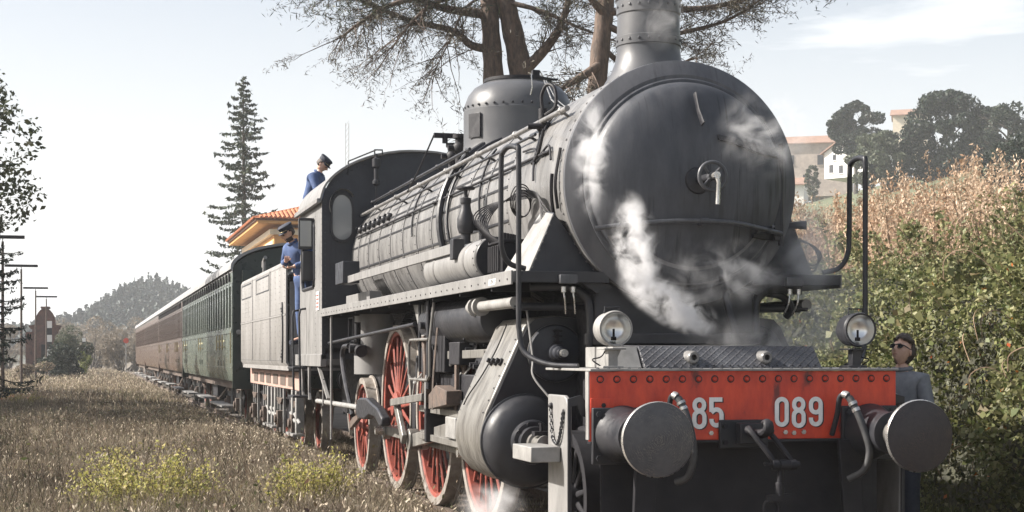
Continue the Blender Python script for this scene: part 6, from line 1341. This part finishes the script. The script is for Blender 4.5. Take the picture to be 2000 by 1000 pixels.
    # hair shell, eyes
    def shell(name, cond, k, mat, off=.0):
        sel = [i for i, d_ in enumerate(D) if cond(d_)]; ss = set(sel); mm = {i: n for n, i in enumerate(sel)}
        fs = [tuple(mm[i] for i in f_) for f_ in F if all(i in ss for i in f_)]
        if fs:
            m_ = MB().add([HM @ (head_pt(D[i])*k + Vector((0, 0, off))) for i in sel], fs); o = m_.build(name, mat, t, local=True, smooth=80); q = o.modifiers.new('t', 'SOLIDIFY'); q.thickness = .012; q.offset = 0
            if longhair: dd = o.modifiers.new('locks', 'DISPLACE'); tx_ = bpy.data.textures.new('locks', 'CLOUDS'); tx_.noise_scale = .035; dd.texture = tx_; dd.strength = .045; dd.mid_level = .35
    if longhair: shell('hair', lambda d_: d_[2] > .44-(.12*d_[1] if d_[1] < 0 else 0) or (d_[1] > .05 and d_[2] > -.75), 1.15, M['hair'], .004)
    else: shell('hair', lambda d_: (d_[2] > .42 and d_[1] > -.75) or (d_[1] > .2 and d_[2] > -.5) or (abs(d_[0]) > .6 and d_[2] > .1 and d_[1] > -.2), 1.06, M['hair'])
    if beard: shell('beard', lambda d_: d_[1] < .15 and d_[2] < -.38 and not (abs(d_[0]) < .2 and -.62 < d_[2] < -.45 and d_[1] < 0), 1.07, M['hair'])
    for s in (-1, 1): MB().ball(HM @ Vector((s*.029, -.084, .006)), .011, 8).build('eye', M['dark'] if not glasses else M['white'], t, local=True)
    MB().tube([HM @ Vector((x, -.094+abs(x)*.4, -.060)) for x in (-.02, 0, .02)], .003, 5).build('mouth', M['lip'], t, local=True)
    if glasses:
        for s in (-1, 1): MB().add([HM @ Vector((s*(.033+.031*math.cos(a)), -.106+.012*abs(math.cos(a)), .007+.022*math.sin(a))) for a in [2*math.pi*i/16 for i in range(16)]], [tuple(range(16))]).build('sunglass_lens', M['glass'], t, local=True)
        MB().tube([HM @ Vector(p) for p in ((-.078, .01, .014), (-.066, -.07, .018), (-.03, -.103, .024), (0, -.105, .018), (.03, -.103, .024), (.066, -.07, .018), (.078, .01, .014))], .0045, 6).build('sunglass_frame', M['black'], t, local=True)
    if cap:
        c = MB(); pr = [(.088, .045), (.094, .05), (.095, .085), (.105, .115), (.09, .128), (0, .132)]; n = 24
        for i in range(n):
            a = 2*math.pi*i/n
            for r, h in pr: c.v.append(HM @ Vector((r*.95*math.cos(a), r*1.12*math.sin(a)+.008, h)))
        m = len(pr); c.f += [(i*m+q, ((i+1) % n)*m+q, ((i+1) % n)*m+q+1, i*m+q+1) for i in range(n) for q in range(m-1)]
        cp = c.build('cap', M['navy'], t, local=True, smooth=40)
        vz = MB(); vs = []
        for i in range(13):
            a = R(200+140*i/12); vs += [HM @ Vector((.084*math.cos(a), .096*math.sin(a)+.008, .052)), HM @ Vector((.098*math.cos(a), .096*math.sin(a)+.008-.055*abs(math.sin(a-math.pi)), .034))]
        vz.add(vs, [(2*i, 2*i+2, 2*i+3, 2*i+1) for i in range(12)]); vo = vz.build('visor', M['navy'], t, local=True); q = vo.modifiers.new('t', 'SOLIDIFY'); q.thickness = .006
        MB().tube([HM @ Vector((.092*math.cos(R(a)), .108*math.sin(R(a))+.006, .060)) for a in range(200, 341, 10)], .0055, 6).build('cap_band', M['brass'], t, local=True)
    return t
M['lip'] = pm('lips', (.35, .14, .11), rough=.5, bump=0)
# engine driver at the cab doorway, leaning out and looking down the left side
person('bearded engineman in blue overalls and dark cap standing at the cab doorway, looking down', (-1.16, 14.25, 1.66), R(-62), M['blue'], M['blue'], lean=R(24), headpitch=R(20), headyaw=R(-10),
       arms={-1: [(-.29, -.16, 1.17), (-.04, -.30, 1.20)], 1: [(.29, -.10, 1.17), (.20, -.36, 1.10)]}, beard=True, scale=1.0)
person('engineman in blue jacket and dark cap standing high on the tender coal, looking down', (-.72, 17.4, 2.98), R(62), M['blue'], M['blue'], lean=R(20), headpitch=R(34), headyaw=0,
       arms={-1: [(-.26, -.28, 1.12), (-.18, -.42, .92)], 1: [(.27, -.16, 1.12), (.22, -.34, .90)]}, scale=1.02)
person('man in sunglasses and dark grey jacket looking up beside the right buffer', (2.52, 3.4, -.17), R(-52), M['jacket'], M['navy'], lean=R(-4), headpitch=R(-20), headyaw=R(-8), cap=False, glasses=True, longhair=True, scale=1.03)

# ================================================================= STEAM
def steam(name, label, c, r, dens, scale, seed, rot=(0, 0, 0), lo=.46, hi=.72):
    m = bpy.data.materials.new('steam_cloud'); m.use_nodes = True; n = m.node_tree; n.nodes.clear(); l = n.links.new
    out = n.nodes.new('ShaderNodeOutputMaterial'); pv = n.nodes.new('ShaderNodeVolumePrincipled'); pv.inputs['Color'].default_value = (.97, .97, .98, 1); pv.inputs['Anisotropy'].default_value = .25
    t = n.nodes.new('ShaderNodeTexCoord'); ln = n.nodes.new('ShaderNodeVectorMath'); ln.operation = 'LENGTH'; l(t.outputs['Object'], ln.inputs[0])
    fa = n.nodes.new('ShaderNodeMapRange'); fa.inputs['From Min'].default_value = 1.0; fa.inputs['From Max'].default_value = .25; fa.interpolation_type = 'SMOOTHSTEP'; l(ln.outputs['Value'], fa.inputs['Value'])
    mpn = n.nodes.new('ShaderNodeMapping'); mpn.inputs['Scale'].default_value = tuple(x*scale for x in r); mpn.inputs['Location'].default_value = (seed*3.1, seed*1.7, seed); l(t.outputs['Object'], mpn.inputs[0])
    z = n.nodes.new('ShaderNodeTexNoise'); z.inputs['Scale'].default_value = 1; z.inputs['Detail'].default_value = 5; z.inputs['Roughness'].default_value = .6; z.inputs['Distortion'].default_value = .6; l(mpn.outputs[0], z.inputs['Vector'])
    mr = n.nodes.new('ShaderNodeMapRange'); mr.inputs['From Min'].default_value = lo; mr.inputs['From Max'].default_value = hi; l(z.outputs['Fac'], mr.inputs['Value'])
    mu = n.nodes.new('ShaderNodeMath'); mu.operation = 'MULTIPLY'; l(fa.outputs[0], mu.inputs[0]); l(mr.outputs[0], mu.inputs[1])
    m2 = n.nodes.new('ShaderNodeMath'); m2.operation = 'MULTIPLY'; m2.inputs[1].default_value = dens; l(mu.outputs[0], m2.inputs[0]); l(m2.outputs[0], pv.inputs['Density']); l(pv.outputs[0], out.inputs['Volume'])
    me = MB().ball((0, 0, 0), 1, 20).mesh('steam', m); o = bpy.data.objects.new(name, me); COL.objects.link(o); o.location = c; o.scale = r; o.rotation_euler = rot; setp(o, label, 'steam', kind='stuff')
steam('steam_puff', 'bright billowing steam in front of the lower left of the smokebox', (-.53, 1.40, 2.24), (.20, .16, .42), 30, 8, 1, rot=(0, R(-10), 0), lo=.44, hi=.62)
steam('steam_puff', 'bright steam drifting low toward the saddle below the smokebox', (-.30, 1.36, 1.86), (.46, .16, .17), 32, 8, 2, rot=(0, R(28), 0), lo=.45, hi=.64)
steam('steam_puff', 'thin steam curling up the left rim of the smokebox', (-.78, 1.66, 2.90), (.17, .18, .48), 16, 7, 3, lo=.46, hi=.68)
steam('steam_puff', 'thin smoky haze over the upper right of the smokebox door', (.42, 1.40, 3.05), (.42, .18, .36), 6, 6, 4, lo=.46, hi=.70)
steam('steam_puff', 'thin steam over the lower middle of the smokebox door', (.15, 1.42, 2.08), (.55, .18, .28), 6, 6, 5, lo=.47, hi=.70)
steam('steam_puff', 'thin steam beside the right of the smokebox above the running board', (.98, 1.9, 2.28), (.32, .3, .45), 4, 4, 6, lo=.38, hi=.66)
steam('steam_puff', 'steam in front of the right side saddle and the lamp', (.55, 1.5, 1.62), (.75, .25, .22), 3.4, 4, 7, lo=.40, hi=.68)
steam('steam_puff', 'white steam jet low by the step bracket at the bottom of the picture', (-1.42, 1.9, .46), (.28, .30, .20), 5, 8, 8, lo=.42, hi=.62)
steam('steam_puff', 'thin steam leaking around the right lamp and the hedge', (1.6, 3.2, 1.9), (.7, .8, .6), .8, 2, 10, lo=.35, hi=.7)
steam('smoke_puff', 'faint smoke rising over the chimney mouth', (-.02, 2.35, 4.1), (.22, .2, .35), 5, 5, 9, lo=.46, hi=.7)
# ================================================================= HAZE
hm = bpy.data.materials.new('haze_air'); hm.use_nodes = True; hn = hm.node_tree; hn.nodes.clear(); pv = hn.nodes.new('ShaderNodeVolumePrincipled'); ho = hn.nodes.new('ShaderNodeOutputMaterial')
pv.inputs['Density'].default_value = .00045; pv.inputs['Color'].default_value = (.90, .93, .97, 1); hn.links.new(pv.outputs[0], ho.inputs['Volume'])
box('haze', hm, None, -700, 920, -70, 1320, -3, 60, smooth=0, kind='stuff')['label'] = 'pale air over the valley'
